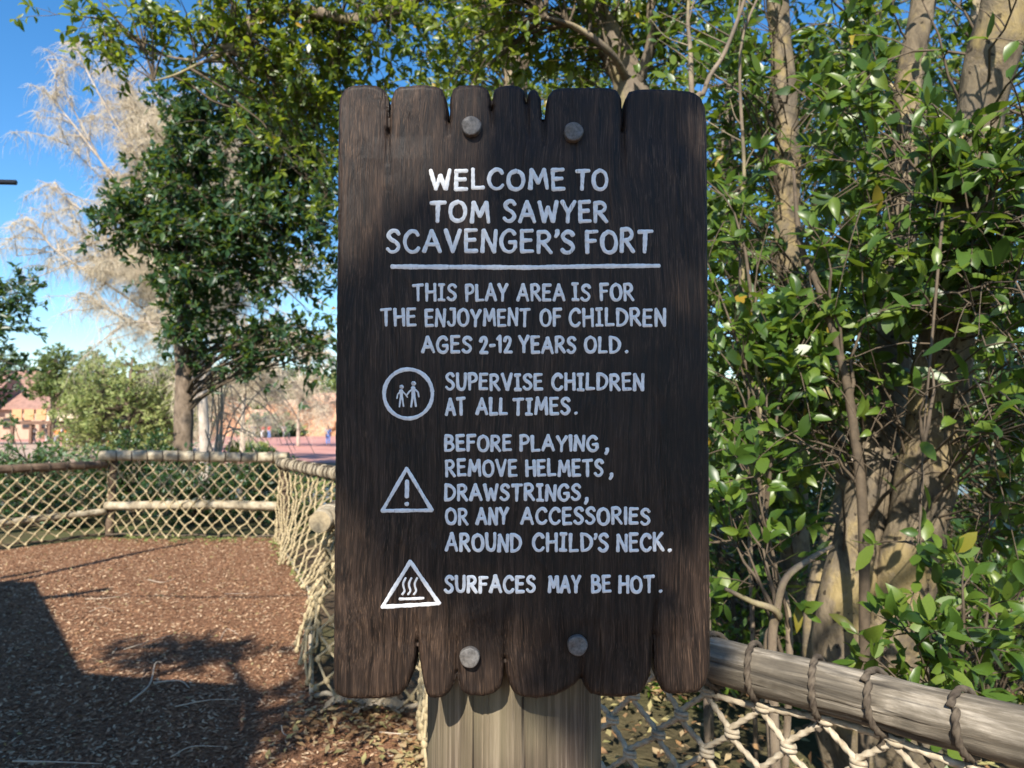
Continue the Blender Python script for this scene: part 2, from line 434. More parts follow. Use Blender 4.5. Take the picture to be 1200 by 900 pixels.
SUNCLEAR = [(4.5, np.array([(890, 0), (950, 0), (950, 330), (895, 330)]), .75), (3.0, np.array([(1030, 0), (1210, 0), (1200, 150), (1030, 300)]), .6), (3.2, np.array([(940, 500), (1110, 500), (1110, 790), (940, 790)]), .8), (1.5, np.array([(845, 735), (1200, 810), (1200, 930), (845, 890)]), .8)]
def clear(p, rs):
    kk = np.ones(len(p), bool)
    for Y, pl, pr in SUNCLEAR:       # openings that let the sun reach the stout stems and the rail
        tt = (Y-p[:, 1])/1.0; q = p+tt[:, None]*np.array([.22, 1, -.87]); px, py = proj(q)
        kk &= ~((tt > 0) & inside(px, py, pl) & (rs.uniform(size=len(p)) < pr))
    return kk & clear1(p, rs)
def clear1(p, rs):
    px, py = proj(p); k = np.ones(len(p), bool)
    for pl, Y, pr in CLEAR: k &= ~(inside(px, py, pl) & (p[:, 1] < Y-.05) & (p[:, 1] > (2.45 if Y == 3.3 else 0)) & (rs.uniform(size=len(p)) < pr))
    return k
def grow(stems, ells, nb, tw, nl, lsize, rs, rb=.012, tlen=(.12, .35), up=.5, droop=.15, whorl=True, outward=.4, umin=.35):
    """branches from stems into crown ellipsoids, twigs off the branches, leaves on the twigs"""
    wts = np.array([e[6] for e in ells], float); wts /= wts.sum()
    ei = rs.choice(len(ells), nb, p=wts)
    E = np.array([e[:6] for e in ells])[ei]
    q = rnd_dir(nb, rs)*(rs.uniform(.15, 1, nb)**.5)[:, None]
    tgt = E[:, :3]+q*E[:, 3:6]
    kk = clear(tgt, rs); tgt = tgt[kk]; E = E[kk]; nb = len(tgt)
    sp = np.concatenate([resample(s[0], .15) for s in stems])
    # attach below the target, near it
    D = np.linalg.norm(tgt[:, None, :]-(sp[None]+np.array([0, 0, .35])), axis=2)+rs.uniform(0, .5, (nb, len(sp)))
    att = sp[D.argmin(1)]
    s = np.linspace(0, 1, 7)[None, :, None]
    ln = np.linalg.norm(tgt-att, axis=1)[:, None, None]
    mid = np.array([0, 0, 1.])*up*ln*.35+rs.normal(size=(nb, 1, 3))*.1*ln
    path = att[:, None]*(1-s)+tgt[:, None]*s+mid*(s*(1-s)*2)+rs.normal(size=(nb, 7, 3))*.02*ln*np.sin(s*PI)
    rad = (rb*(.5+ln[:, :, 0]*.5)*(1-.85*s[:, :, 0]))
    Vb, Fb = tubes_batch(path, np.maximum(rad, .0022), 5)
    # twigs
    K = nb*tw; bi = np.repeat(np.arange(nb), tw)
    u = rs.uniform(umin, 1.0, K); u[::tw] = 1.0
    idx = np.clip((u*6).astype(int), 0, 5); fr = (u*6-idx)[:, None]
    st = path[bi, idx]*(1-fr)+path[bi, idx+1]*fr
    bd = norm(path[bi, idx+1]-path[bi, idx])
    cen = E[bi, :3]
    td = norm(bd*.6+rnd_dir(K, rs)*.9+norm(st-cen)*outward+np.array([0, 0, .25]))
    tl = rs.uniform(*tlen, K)[:, None]
    s4 = np.linspace(0, 1, 4)[None, :, None]
    tp = st[:, None]+td[:, None]*tl[:, None]*s4+np.array([0, 0, -1.])*(droop*tl[:, None]*s4**2)
    Vt, Ft = tubes_batch(tp, np.broadcast_to(np.maximum(.0032*(1-.6*s4[..., 0]), .0012)*lsize/.08, (K, 4)), 3)
    # leaves
    N = K*nl; ti = np.repeat(np.arange(K), nl)
    v = np.where(rs.uniform(size=N) < (.55 if whorl else .1), rs.uniform(.9, 1, N), rs.uniform(.2, 1, N))
    idx = np.clip((v*3).astype(int), 0, 2); fr = (v*3-idx)[:, None]
    lp = tp[ti, idx]*(1-fr)+tp[ti, idx+1]*fr
    ld = norm(td[ti]*.55+rnd_dir(N, rs)*.9+np.array([0, 0, .05]))
    nr = norm(np.array([-.1, -.55, .75])+rnd_dir(N, rs)*.75)
    sc = lsize*rs.uniform(.6, 1.2, N)
    return (Vb, Fb), (Vt, Ft), (lp, ld, nr, sc)
def join2(a, b):
    return np.concatenate([a[0], b[0]]), np.concatenate([a[1], b[1]+len(a[0])])
def make_tree(name, stems, ells, nb, tw, nl, lsize, barkmat, leafmat, label, catg, seed, group=None, near=0, tmpl=LT0, rb=.012, tlen=(.12, .35), stemname='trunk', **kw):
    rs = np.random.RandomState(seed)
    base = stems[0][0][0]
    root = empty(name, base, label, catg, group)
    for pts, rad in stems:
        pp = cat(pts, 8); rr = np.interp(np.linspace(0, 1, len(pp)), np.linspace(0, 1, len(rad)), rad)
        n = 18 if rad[0] > .03 else 8
        pr = 1+.07*np.sin(3*np.arange(n)*2*PI/n+rs.uniform(0, 6))[None, :]+rs.normal(size=(len(pp), n))*.02
        if rad[0] > .03:
            pr = pr+.05*np.sin(np.arange(len(pp))*.9+rs.uniform(0, 6))[:, None]
        V, F = tube(pp, rr, n, prof=pr)
        mk(stemname if rad[0] > .03 else 'limb', V, F, barkmat, root)
    b, tg, (lp, ld, nr, sc) = grow(stems, ells, nb, tw, nl, lsize, rs, rb=rb, tlen=tlen, **kw)
    V, F = join2(b, tg)
    o = mk('branches', V, F, M['twig'], root); o['kind'] = 'stuff'
    B = leaf_basis(lp, ld, nr); B = B*np.stack([rs.uniform(.85, 1.15, len(lp)), rs.uniform(.72, 1.3, len(lp)), rs.uniform(-.6, 3.2, len(lp))], 1)[:, None, :]
    # keep leaves clear of the camera and the sign
    ok = ~((lp[:, 1] < 1.35) & (lp[:, 1] > -.5) & (np.abs(lp[:, 0]) < .7) & (lp[:, 2] < 2.4) & (lp[:, 2] > .4))
    ok &= clear(lp, rs)
    lp, B, sc = lp[ok], B[ok], sc[ok]
    if near:
        vis = in_frame(lp) & (lp[:, 1] > .3)
        px, py = proj(lp); vis &= ~((px > 396) & (px < 830) & (py > 110) & (py < 815))
        size = np.where(vis, sc/np.maximum(lp[:, 1], .3), 0)
        order = np.argsort(-size)[:near]; order = order[size[order] > 0]
        me = leaf_mesh(leafmat); off = np.array(base)
        for k in order:
            o = bpy.data.objects.new('leaf', me); COL.objects.link(o); o.parent = root
            m4 = np.eye(4); m4[:3, :3] = B[k]*sc[k]; m4[:3, 3] = lp[k]-off
            o.matrix_local = Matrix(m4.tolist())
        keepm = np.ones(len(lp), bool); keepm[order] = False
        lp, B, sc = lp[keepm], B[keepm], sc[keepm]
    leaves_mesh('foliage', lp, B, sc, leafmat, root, tmpl)
    return root
def E_(px, py, Y, rx, ry, rz, wt=1): c = P(px, py, Y); return (c[0], c[1], c[2], rx, ry, rz, wt)
def gnd(px, Y): return np.array([(px-600)/FPX*Y, Y, float(height((px-600)/FPX*Y, Y))-.08])

exec_after = []
#SECTION_SIGN
# ------------------------------------------------------------------ the sign
YS = .98
SGN = empty('welcome_sign', (P(602, 700, 1.1)[0], 1.1, 0), 'large dark brown carved wooden notice board with white hand painted rules on a thick post', 'sign')
top = [(389, 805), (390, 650), (392, 450), (394, 250), (395, 130), (396, 112), (401, 102), (410, 97), (425, 95.5), (441, 97), (450, 102), (454, 114), (454.6, 135), (455, 156),
       (455.8, 135), (457, 114), (460.5, 103), (467, 98), (490, 96.5), (508, 97.5), (517, 101), (522.5, 113), (524.8, 140), (526, 140), (527, 112), (530, 101), (537, 97), (553, 96), (566, 97.5),
       (572, 102), (575, 112), (576, 126), (577, 112), (579, 102), (585, 97.5), (600, 96.5), (610, 98.5), (615, 104), (617, 118), (619, 105), (624, 101), (630, 103), (634, 112), (636, 137), (638.5, 137),
       (640, 120), (643, 108), (650, 101), (665, 99.5), (690, 99), (713, 99.5), (724, 102), (729.5, 112), (731, 152), (732, 130), (733.5, 114), (738, 104), (750, 101), (775, 101), (800, 102.5), (814, 105), (823, 111), (828, 122),
       (830, 140), (831, 250), (832, 450), (833.5, 650), (834.5, 770), (833.5, 790), (829, 805), (820, 814), (800, 816.5), (785, 816), (777, 812), (772, 799), (769, 785), (767.5, 745),
       (765, 785), (761, 800), (756, 811), (748, 818), (725, 820), (705, 819), (693, 816), (686, 808), (681, 797), (676, 804), (664, 812), (650, 818), (630, 821.5), (612, 820), (602, 815), (597, 805),
       (593, 790), (591.5, 774), (590, 795), (587, 808), (580, 815), (565, 819.5), (550, 818), (540, 813), (536.5, 803), (535, 790), (532, 803), (527, 813), (520, 820), (508, 822), (500, 819), (496.5, 808),
       (493, 790), (488, 753), (486, 775), (482, 795), (476, 809), (467, 818), (450, 821), (425, 822), (405, 821.5), (395, 818), (390, 812)]
OUT = np.array([P(a, b, YS)[[0, 2]] for a, b in top])
def seg_dist(p, a, b):
    ab = b-a; t_ = np.clip(((p-a)@ab)/(ab@ab), 0, 1); q = a+t_[:, None]*ab
    return np.linalg.norm(p-q, axis=1), q
def sdf(p, poly):
    best = np.full(len(p), 9.); bq = np.zeros_like(p)
    for k in range(len(poly)):
        d, q = seg_dist(p, poly[k], poly[(k+1) % len(poly)])
        m = d < best; best[m] = d[m]; bq[m] = q[m]
    s = inside(p[:, 0], p[:, 1], poly)
    return np.where(s, best, -best), bq
OUT = resample(np.vstack([OUT, OUT[:1]]), .004)[:-1]; OUT = OUT+np.random.RandomState(4).normal(size=OUT.shape)*.00022
h = .0021
bx = np.arange(OUT[:, 0].min()-2*h, OUT[:, 0].max()+3*h, h); bz = np.arange(OUT[:, 1].min()-2*h, OUT[:, 1].max()+3*h, h)
XX, ZZ = np.meshgrid(bx, bz); pts = np.stack([XX.ravel(), ZZ.ravel()], 1)
sd, bq = sdf(pts, OUT)
nX, nZ = len(bx), len(bz)
near_b = (sd <= .55*h) & (sd > -1.5*h)
pts2 = pts.copy(); pts2[near_b] = bq[near_b]; sdd = np.where(near_b, 0, sd)
i, j = np.meshgrid(np.arange(nX-1), np.arange(nZ-1)); i = i.ravel(); j = j.ravel()
Fq = np.stack([j*nX+i, j*nX+i+1, (j+1)*nX+i+1, (j+1)*nX+i], -1)
okv = sd > -1.0*h
keep = okv[Fq].all(1) & (sd[Fq].max(1) > .55*h)
Fq = Fq[keep]
used = np.unique(Fq); remap = -np.ones(len(pts), int); remap[used] = np.arange(len(used))
Fq = remap[Fq]; pv = pts2[used]; dv = np.clip(sdd[used], 0, 1)
Rr = .0085
yy = np.where(dv < Rr, Rr-np.sqrt(np.maximum(Rr*Rr-(Rr-dv)**2, 0)), 0)
# shallow hollows worked into the face away from the lettering
xz = pv
edge_m = np.clip((xz[:, 1]-P(600, 185, YS)[2])/.03, 0, 1)+np.clip((P(600, 725, YS)[2]-xz[:, 1])/.03, 0, 1)+np.clip((P(436, 400, YS)[0]-xz[:, 0])/.02, 0, 1)+np.clip((xz[:, 0]-P(795, 400, YS)[0])/.02, 0, 1)
edge_m = np.clip(edge_m, 0, 1)
und = .5+.5*vnoise(xz[:, 0]*60+2*np.sin(xz[:, 1]*22), xz[:, 1]*16, 21); und2 = .5+.5*vnoise(xz[:, 0]*190, xz[:, 1]*60, 22)
yy = yy+edge_m*(.0024*und+.0009*und2)
# creases running down and up from the notches
for (cx, cy, L_, up_) in ((453.5, 150, 26, -1), (525, 138, 12, -1), (576, 124, 20, -1), (617, 116, 30, -1), (637, 136, 22, -1), (730, 150, 40, -1), (488, 756, 22, 1), (535, 790, 26, 1), (591, 776, 30, 1), (682, 798, 16, 1), (767, 746, 26, 1)):
    c0 = P(cx, cy, YS)[[0, 2]]; c1 = P(cx+random.uniform(-2, 2), cy-up_*L_*1.7, YS)[[0, 2]]
    d, q = seg_dist(xz, c0, c1); f = np.linalg.norm(q-c1, axis=1)/(np.linalg.norm(c0-c1))
    yy = yy+.007*f**.7*np.exp(-(d/.0026)**2)
# carved bevel over the lower middle lobe
c0 = P(537, 812, YS)[[0, 2]]; c1 = P(592, 772, YS)[[0, 2]]
d, q = seg_dist(xz, c0, c1); side = ((xz-c0)@np.array([c1[1]-c0[1], -(c1[0]-c0[0])]) > 0)
c0 = P(602, 815, YS)[[0, 2]]; c1 = P(682, 800, YS)[[0, 2]]
TH = .046
Vf = np.stack([pv[:, 0], YS+yy, pv[:, 1]], 1)
# boundary edges -> sides and back
from collections import Counter
ed = Counter()
dirn = {}
for f in Fq.tolist():
    for a, b in ((f[0], f[1]), (f[1], f[2]), (f[2], f[3]), (f[3], f[0])):
        k = (a, b) if a < b else (b, a); ed[k] += 1; dirn[k] = (a, b)
bd = [dirn[k] for k, c_ in ed.items() if c_ == 1]
bvs = sorted({a for e in bd for a in e})
levels = [(YS+Rr+.002, 1.0), (YS+TH-.006, 1.0), (YS+TH, .996)]
V = [Vf]; nV = len(Vf); prev = {v: v for v in bvs}; F = Fq.tolist()
cxz = np.array([P(612, 460, YS)[0], P(612, 460, YS)[2]])
for lv, s_ in levels:
    cur = {v: nV+k for k, v in enumerate(bvs)}
    A = Vf[bvs].copy(); A[:, 1] = lv; A[:, [0, 2]] = cxz+(A[:, [0, 2]]-cxz)*s_; V.append(A); nV += len(A)
    F += [[prev[b], prev[a], cur[a], cur[b]] for a, b in bd]; prev = cur
Vb_ = Vf.copy(); Vb_[:, 1] = YS+TH+.0005; V.append(Vb_)
F += [[a+nV for a in f[::-1]] for f in Fq.tolist()]
mk('board', np.concatenate(V), F, M['board'], SGN)

# bolts
for (bxp, byp, rpx) in ((552.7, 149.5, 11.8), (672, 156.3, 11.6), (550.5, 769, 11.6), (676.3, 755, 11.6)):
    c = P(bxp, byp, YS); r = rpx*YS/FPX; mb = MB(); n = 28
    prof = [(.001, 1.0), (-.0062, 1.0), (-.0074, .965), (-.0080, .89), (-.0081, .86), (-.0082, .5)]
    V = []; ph = random.uniform(0, 1)
    for (yv, rf) in prof:
        for k in range(n):
            a = 2*PI*k/n; q = r*rf*(1+.02*math.sin(3*a+ph)+.015*math.sin(5*a+2*ph))
            V.append([c[0]+q*math.cos(a), YS+yv+.001*math.sin(a*2+ph), c[2]+q*math.sin(a)])
    F = [[a*n+k, (a+1)*n+k, (a+1)*n+(k+1) % n, a*n+(k+1) % n] for a in range(len(prof)-1) for k in range(n)]
    V.append([c[0], YS-.0082, c[2]]); F += [[(len(prof)-1)*n+k, len(V)-1, (len(prof)-1)*n+(k+1) % n] for k in range(n)]
    mk('bolt', V, F, M['bolt'], SGN)

# lettering: brush strokes
def L(*p): return ('L', p)
def C(*p): return ('C', p)
GL = {
 'A': (.72, [L((0, 0), (.34, 1)), L((.34, 1), (.72, 0)), L((.12, .34), (.62, .34))]),
 'B': (.56, [L((.02, 1), (.02, 0)), C((.02, .99), (.34, .97), (.46, .78), (.34, .58), (.02, .54)), C((.02, .54), (.40, .50), (.56, .27), (.40, .05), (.02, 0))]),
 'C': (.62, [C((.60, .80), (.50, .95), (.30, .98), (.08, .78), (.0, .46), (.10, .14), (.30, .0), (.50, .04), (.62, .18))]),
 'D': (.62, [L((.02, 1), (.02, 0)), C((.0, 1), (.30, .95), (.56, .74), (.62, .46), (.50, .18), (.28, .03), (.0, 0))]),
 'E': (.50, [L((.02, 1), (.02, 0)), L((.02, .98), (.48, 1)), L((.02, .53), (.42, .55)), L((.02, .02), (.50, .03))]),
 'F': (.50, [L((.02, 1), (.04, 0)), L((.0, .97), (.50, 1)), L((.03, .54), (.42, .56))]),
 'G': (.66, [C((.60, .82), (.48, .96), (.28, .97), (.07, .76), (.0, .44), (.12, .12), (.34, .0), (.54, .06), (.64, .22)), L((.64, .22), (.64, .46)), L((.64, .44), (.38, .44))]),
 'H': (.58, [L((.02, 1), (.02, 0)), L((.56, 1), (.58, 0)), L((.02, .5), (.57, .54))]),
 'I': (.06, [L((.03, 1), (.03, 0))]),
 'i': (.36, [L((.18, .97), (.18, .03)), L((.02, .98), (.34, 1)), L((0, .02), (.36, .0))]),
 'J': (.50, [C((.46, 1), (.46, .5), (.42, .12), (.26, .0), (.08, .06), (.0, .22)), L((.2, 1), (.5, 1))]),
 'K': (.60, [L((.02, 1), (.02, 0)), L((.54, 1), (.04, .46)), L((.18, .56), (.60, 0))]),
 'L': (.48, [L((.02, 1), (.02, 0)), L((.02, .02), (.48, .04))]),
 'M': (.80, [L((.04, 0), (.12, 1)), L((.12, 1), (.40, .30)), L((.40, .30), (.70, 1)), L((.70, 1), (.80, 0))]),
 'N': (.60, [L((.02, 0), (.04, 1)), L((.04, 1), (.56, 0)), L((.56, 0), (.60, 1))]),
 'O': (.68, [C((.34, 1), (.08, .84), (.0, .48), (.10, .12), (.34, 0), (.58, .12), (.68, .48), (.58, .86), (.34, 1), (.26, .98))]),
 'P': (.52, [L((.02, 1), (.04, 0)), C((.0, .98), (.34, 1), (.52, .78), (.42, .54), (.04, .44))]),
 'R': (.58, [L((.02, 1), (.02, 0)), C((.0, .98), (.34, 1), (.50, .78), (.38, .56), (.04, .48)), L((.20, .50), (.58, 0))]),
 'S': (.52, [C((.50, .84), (.40, .97), (.20, .98), (.04, .80), (.14, .60), (.38, .45), (.50, .24), (.36, .03), (.14, .01), (.0, .14))]),
 'T': (.62, [L((0, .96), (.62, 1)), L((.31, .98), (.30, 0))]),
 'U': (.58, [C((.02, 1), (.02, .5), (.08, .12), (.28, 0), (.48, .10), (.56, .5), (.58, 1))]),
 'V': (.64, [L((0, 1), (.32, 0)), L((.32, 0), (.64, 1))]),
 'W': (.86, [L((0, 1), (.20, 0)), L((.20, 0), (.42, .72)), L((.42, .72), (.64, 0)), L((.64, 0), (.86, 1))]),
 'Y': (.62, [L((0, 1), (.30, .45)), L((.62, 1), (.30, .45)), L((.30, .45), (.28, 0))]),
 '1': (.26, [L((0, .80), (.18, 1)), L((.18, 1), (.18, 0))]),
 '2': (.50, [C((.02, .76), (.12, .97), (.34, .98), (.44, .76), (.28, .40), (.02, .03)), L((.02, .03), (.50, .02))]),
 '-': (.30, [L((0, .44), (.30, .46))]),
 '.': (.06, [L((.02, .02), (.05, .05))]),
 ',': (.10, [C((.08, .12), (.09, -.02), (.0, -.20))]),
 "'": (.10, [C((.08, 1.02), (.09, .9), (.02, .76))]),
}
def ribbon(mb, pts, wd, lift=0.0):
    """pts in sign pixels; flat brush stroke with rounded ends and a slightly uneven width"""
    q = resample(np.array(pts, float), 1.1); m = len(q)
    T = np.gradient(q, axis=0); T /= np.linalg.norm(T, axis=1)[:, None]+1e-9
    N = np.stack([-T[:, 1], T[:, 0]], 1)
    s = np.concatenate([[0], np.cumsum(np.linalg.norm(np.diff(q, axis=0), axis=1))]); Lh = s[-1]
    r = wd/2
    a, b = random.uniform(0, 6), random.uniform(.12, .3)
    hw = r*(1+.10*np.sin(s*b+a)+.05*np.sin(s*.9+a*2))*(1.06-.14*s/max(Lh, 1))
    # rounded ends
    k = 5; th = np.linspace(0, PI/2, k, endpoint=False)
    q0 = np.array([q[0]-T[0]*r*.8*math.cos(x) for x in th]); h0 = hw[0]*np.sin(th)+.05
    q1 = np.array([q[-1]+T[-1]*r*.8*math.cos(x) for x in th[::-1]]); h1 = hw[-1]*np.sin(th[::-1])+.05
    q = np.concatenate([q0, q, q1]); hw = np.concatenate([h0, hw, h1]); N = np.concatenate([np.repeat(N[:1], k, 0), N, np.repeat(N[-1:], k, 0)])
    rows = []
    for f, dy in ((-1, .00015), (-.8, -.00042-lift), (.8, -.00045-lift), (1, .00015)):
        pp = q+N*(hw*f)[:, None]
        rows.append(np.array([P(x, y, YS+dy) for x, y in pp]))
    V = np.stack(rows, 1).reshape(-1, 3); m = len(q)
    F = [[i*4+c, i*4+c+1, (i+1)*4+c+1, (i+1)*4+c] for i in range(m-1) for c in range(3)]
    F += [[0, 1, 2, 3][::-1], [(m-1)*4+c for c in range(4)]]
    mb.add(V, F)
def word(mb, text, x0, x1, y0, y1, wd):
    H = y1-y0-wd; x0 += wd/2; x1 -= wd/2; gap = .26
    adv = []; x = 0
    for k, ch in enumerate(text):
        g = GL[ch][0]; adv.append(x); x += g+(gap if k < len(text)-1 else 0)
        if k < len(text)-1 and (text[k+1] in ".,'" or ch == "'"): x -= .06
    sx = (x1-x0)/max(x, .05)
    for ch, a in zip(text, adv):
        jy = random.uniform(-.035, .035)*H; rot = random.uniform(-.035, .035); sc = random.uniform(.96, 1.04)
        for n_, (kind, pts) in enumerate(GL[ch][1]):
            pt = np.array(pts, float)
            if kind == 'C': pt = cat(pt, 6)
            pt = pt+0.0
            X_ = x0+(a*sx)+pt[:, 0]*sx; Y_ = y1-wd/2-pt[:, 1]*H*sc+jy
            cx_ = x0+a*sx+GL[ch][0]*sx/2; cy_ = (y0+y1)/2
            dx, dy = X_-cx_, Y_-cy_
            X_ = cx_+dx-dy*rot; Y_ = cy_+dy+dx*rot*.6
            ribbon(mb, np.stack([X_, Y_], 1), wd*random.uniform(.93, 1.05), lift=.00004*n_)
LINES = [
 ([('WELCOME', 502.6, 663), ('TO', 673, 713.5)], 196.5, 224, 5.1),
 ([('TOM', 502.6, 575), ('SAWYER', 588.5, 713.5)], 234, 262, 5.2),
 ([("SCAVENGER'S", 451.7, 674.5), ('FORT', 684.7, 766)], 268, 298, 5.1),
 ([('THiS', 482.6, 536), ('PLAY', 544.5, 596), ('AREA', 605, 663), ('iS', 669, 693), ('FOR', 702, 743.5)], 331.5, 354, 4.0),
 ([('THE', 445, 488.5), ('ENJOYMENT', 497, 622), ('OF', 632, 659), ('CHiLDREN', 666, 781)], 360.5, 383.5, 3.9),
 ([('AGES', 493, 554), ('2-12', 561, 601), ('YEARS', 607, 676), ('OLD', 684, 728), ('.', 731.5, 737)], 393, 415, 4.1),
 ([('SUPERViSE', 521, 637), ('CHiLDREN', 645.6, 755.5)], 436.5, 458.5, 4.1),
 ([('AT', 521, 546.5), ('ALL', 557, 596), ('TiMES', 600, 669), ('.', 672, 678)], 465, 487.5, 4.2),
 ([('BEFORE', 519.8, 600.5), ('PLAYING', 608, 702), (',', 708, 714)], 508.5, 530, 4.2),
 ([('REMOVE', 521, 607), ('HELMETS', 615, 708), (',', 713, 719)], 537.5, 559.5, 4.1),
 ([('DRAWSTRiNGS', 520, 681.5), (',', 684, 690)], 566, 588, 4.2),
 ([('OR', 521, 549.5), ('ANY', 557, 597), ('ACCESSORIES', 609.5, 763)], 594, 616, 4.2),
 ([('AROUND', 521, 612), ("CHiLD'S", 623, 714), ('NECK', 721.5, 779), ('.', 781, 788)], 624, 647.5, 4.3),
 ([('SURFACES', 519.8, 628.5), ('MAY', 641, 681.5), ('BE', 692, 717), ('HOT', 724, 768), ('.', 771, 777)], 673.5, 696, 4.3),
]
for words, y0, y1, wd in LINES:
    mb = MB()
    for tx, x0, x1 in words: word(mb, tx, x0, x1, y0, y1, wd)
    mb.obj('painted_lettering', M['paint'], SGN)
mb = MB(); ribbon(mb, [(459.5, 312.5), (540, 313), (620, 313.5), (700, 312), (772, 311.5)], 5.6); mb.obj('painted_rule', M['paint'], SGN)
# family symbol in a ring
mb = MB(); a = np.linspace(.1, 2*PI+.25, 60)
ribbon(mb, np.stack([478.4+28.3*np.cos(a), 461.6-28.8*np.sin(a)], 1), 4.8)
def figure(mb, cx, top_, bot, k):
    Hh = bot-top_; r = Hh*.085
    a = np.linspace(0, 2*PI, 14); ribbon(mb, np.stack([cx+r*.45*np.cos(a), top_+r+r*.45*np.sin(a)], 1), r*1.5)
    hip = top_+Hh*.58; sh = top_+Hh*.26
    ribbon(mb, [(cx-.5, sh), (cx, hip)], Hh*.17, .00004)
    ribbon(mb, [(cx-.5, sh), (cx-k*Hh*.17, sh+Hh*.16), (cx-k*Hh*.2, sh+Hh*.33)], Hh*.075, .00008)
    ribbon(mb, [(cx+.5, sh), (cx+k*Hh*.16, sh+Hh*.14), (cx+k*Hh*.26, sh+Hh*.28)], Hh*.075, .00012)
    ribbon(mb, [(cx-1, hip), (cx-Hh*.09, bot-1)], Hh*.085, .00016)
    ribbon(mb, [(cx+1, hip), (cx+Hh*.09, bot-1.5)], Hh*.085, .0002)
figure(mb, 470.5, 451, 477.5, 1); figure(mb, 484.6, 446.5, 477.5, -1)
mb.obj('painted_symbol', M['paint'], SGN)
mb = MB()
for k, (a, b) in enumerate([((476.6, 549), (448, 598.6)), ((448, 598.6), (506, 598)), ((506, 598), (476.6, 549))]): ribbon(mb, [a, b], 4.6, .00004*k)
ribbon(mb, [(477, 564), (477, 572), (476.7, 582)], 5.2); ribbon(mb, [(476.6, 590.2), (476.8, 591.2)], 5.0)
mb.obj('painted_symbol', M['paint'], SGN)
mb = MB()
for k, (a, b) in enumerate([((480.9, 658), (448, 711.3)), ((448, 711.3), (514.5, 707.3)), ((514.5, 707.3), (480.9, 658))]): ribbon(mb, [a, b], 4.8, .00004*k)
for x in (473.5, 480.3, 487):
    ribbon(mb, cat([(x-2.0, 696.5), (x+.6, 692.5), (x-.8, 687), (x-.8, 683), (x+1.8, 677.5)], 6), 2.7)
ribbon(mb, [(468.5, 702), (480, 701.8), (496, 701)], 3.4)
mb.obj('painted_symbol', M['paint'], SGN)

# post: round, slightly squared, with drying cracks
cxp = P(602.5, 860, 1.12)[0]; rp = 100.5*1.125/FPX
yc = YS+TH+.004+rp*.98
zs = np.arange(-.3, 1.95, .03); n = 420
th = np.arange(n)*2*PI/n
V = []
ck = [(random.uniform(0, 2*PI), random.uniform(.004, .010), random.uniform(0, 6)) for _ in range(46)]
ck += [(-PI/2+.02, .012, 1.), (-PI/2+.42, .009, 2.), (-PI/2-.5, .008, 4.)]
for z in zs:
    r = np.full(n, rp)
    c4 = np.cos(4*(th-PI/4)); r = r*(1-.012*c4)
    for (a, dpt, ph) in ck:
        da = (th-a-.02*math.sin(z*3+ph)+PI) % (2*PI)-PI
        r -= dpt*np.exp(-(da/.0075)**2)*(max(0, math.sin(z*2.3+ph))**.6)*.55
    r += .0006*np.sin(th*9+z*2)
    V.append(np.stack([cxp+r*np.cos(th), yc+r*np.sin(th), np.full(n, z)], 1))
V = np.concatenate(V); m = len(zs)
i = np.arange(m-1)[:, None]; j = np.arange(n)[None, :]
F = np.stack([i*n+j, i*n+(j+1) % n, (i+1)*n+(j+1) % n, (i+1)*n+j], -1).reshape(-1, 4).tolist(); F.append([(m-1)*n+k for k in range(n)])
mk('post', V, F, M['post'], SGN)
# bolt shanks are hidden; a back cleat holds the board on the post

#SECTION_FENCE
# ------------------------------------------------------------------ rope fences
def log(name, a, b, r, mat, parent, n=24, seed=0, knots=True, endmat=True):
    rs = np.random.RandomState(seed); a = np.array(a, float); b = np.array(b, float)
    m = max(8, int(np.linalg.norm(b-a)/.06)); s = np.linspace(0, 1, m)[:, None]
    p = a*(1-s)+b*s; p[:, 2] += .012*np.sin(s[:, 0]*PI*1.5+seed); p += rs.normal(size=p.shape)*.0008
    d = norm(b-a)
    # local frame: object x along the log, so that the grain follows it
    side = norm(np.cross(d, [0, 0, 1.])); upv = np.cross(side, d)
    th = np.arange(n)*2*PI/n
    pr = np.ones((m, n))+.02*np.sin(2*th+1)[None]+rs.normal(size=(m, n))*.008
    crack = [(rs.randint(n), rs.uniform(0, .7), rs.uniform(.15, .5)) for _ in range(7)]
    for (k, s0, ln) in crack:
        msk = (s[:, 0] > s0) & (s[:, 0] < s0+ln); pr[msk, k] -= .09
    loc = np.stack([(p-a)@d, (p-a)@side, (p-a)@upv], 1)
    rr = np.full(m, r)*(1+.04*np.sin(s[:, 0]*5+seed)); rr[0] *= .93; rr[-1] *= .93
    V = np.zeros((m, n, 3)); V[:, :, 0] = loc[:, None, 0]
    V[:, :, 1] = loc[:, None, 1]+rr[:, None]*pr*np.cos(th); V[:, :, 2] = loc[:, None, 2]+rr[:, None]*pr*np.sin(th)
    V = V.reshape(-1, 3)
    i = np.arange(m-1)[:, None]; j = np.arange(n)[None, :]
    F = np.stack([i*n+j, (i+1)*n+j, (i+1)*n+(j+1) % n, i*n+(j+1) % n], -1).reshape(-1, 4).tolist()
    nf = len(F); F.append(list(range(n))); F.append([(m-1)*n+k for k in range(n)][::-1])
    me = bpy.data.meshes.new(name); me.from_pydata(V.tolist(), [], F); me.update()
    me.materials.append(mat); me.materials.append(M['logend'])
    for q in me.polygons: q.use_smooth = q.index < nf
    me.polygons[nf].material_index = 1; me.polygons[nf+1].material_index = 1
    o = bpy.data.objects.new(name, me); link(o); o.parent = parent
    R = np.eye(4); R[:3, :3] = np.stack([d, side, upv], 1); R[:3, 3] = a-np.array(parent_world(parent))
    o.matrix_local = Matrix(R.tolist()); return o
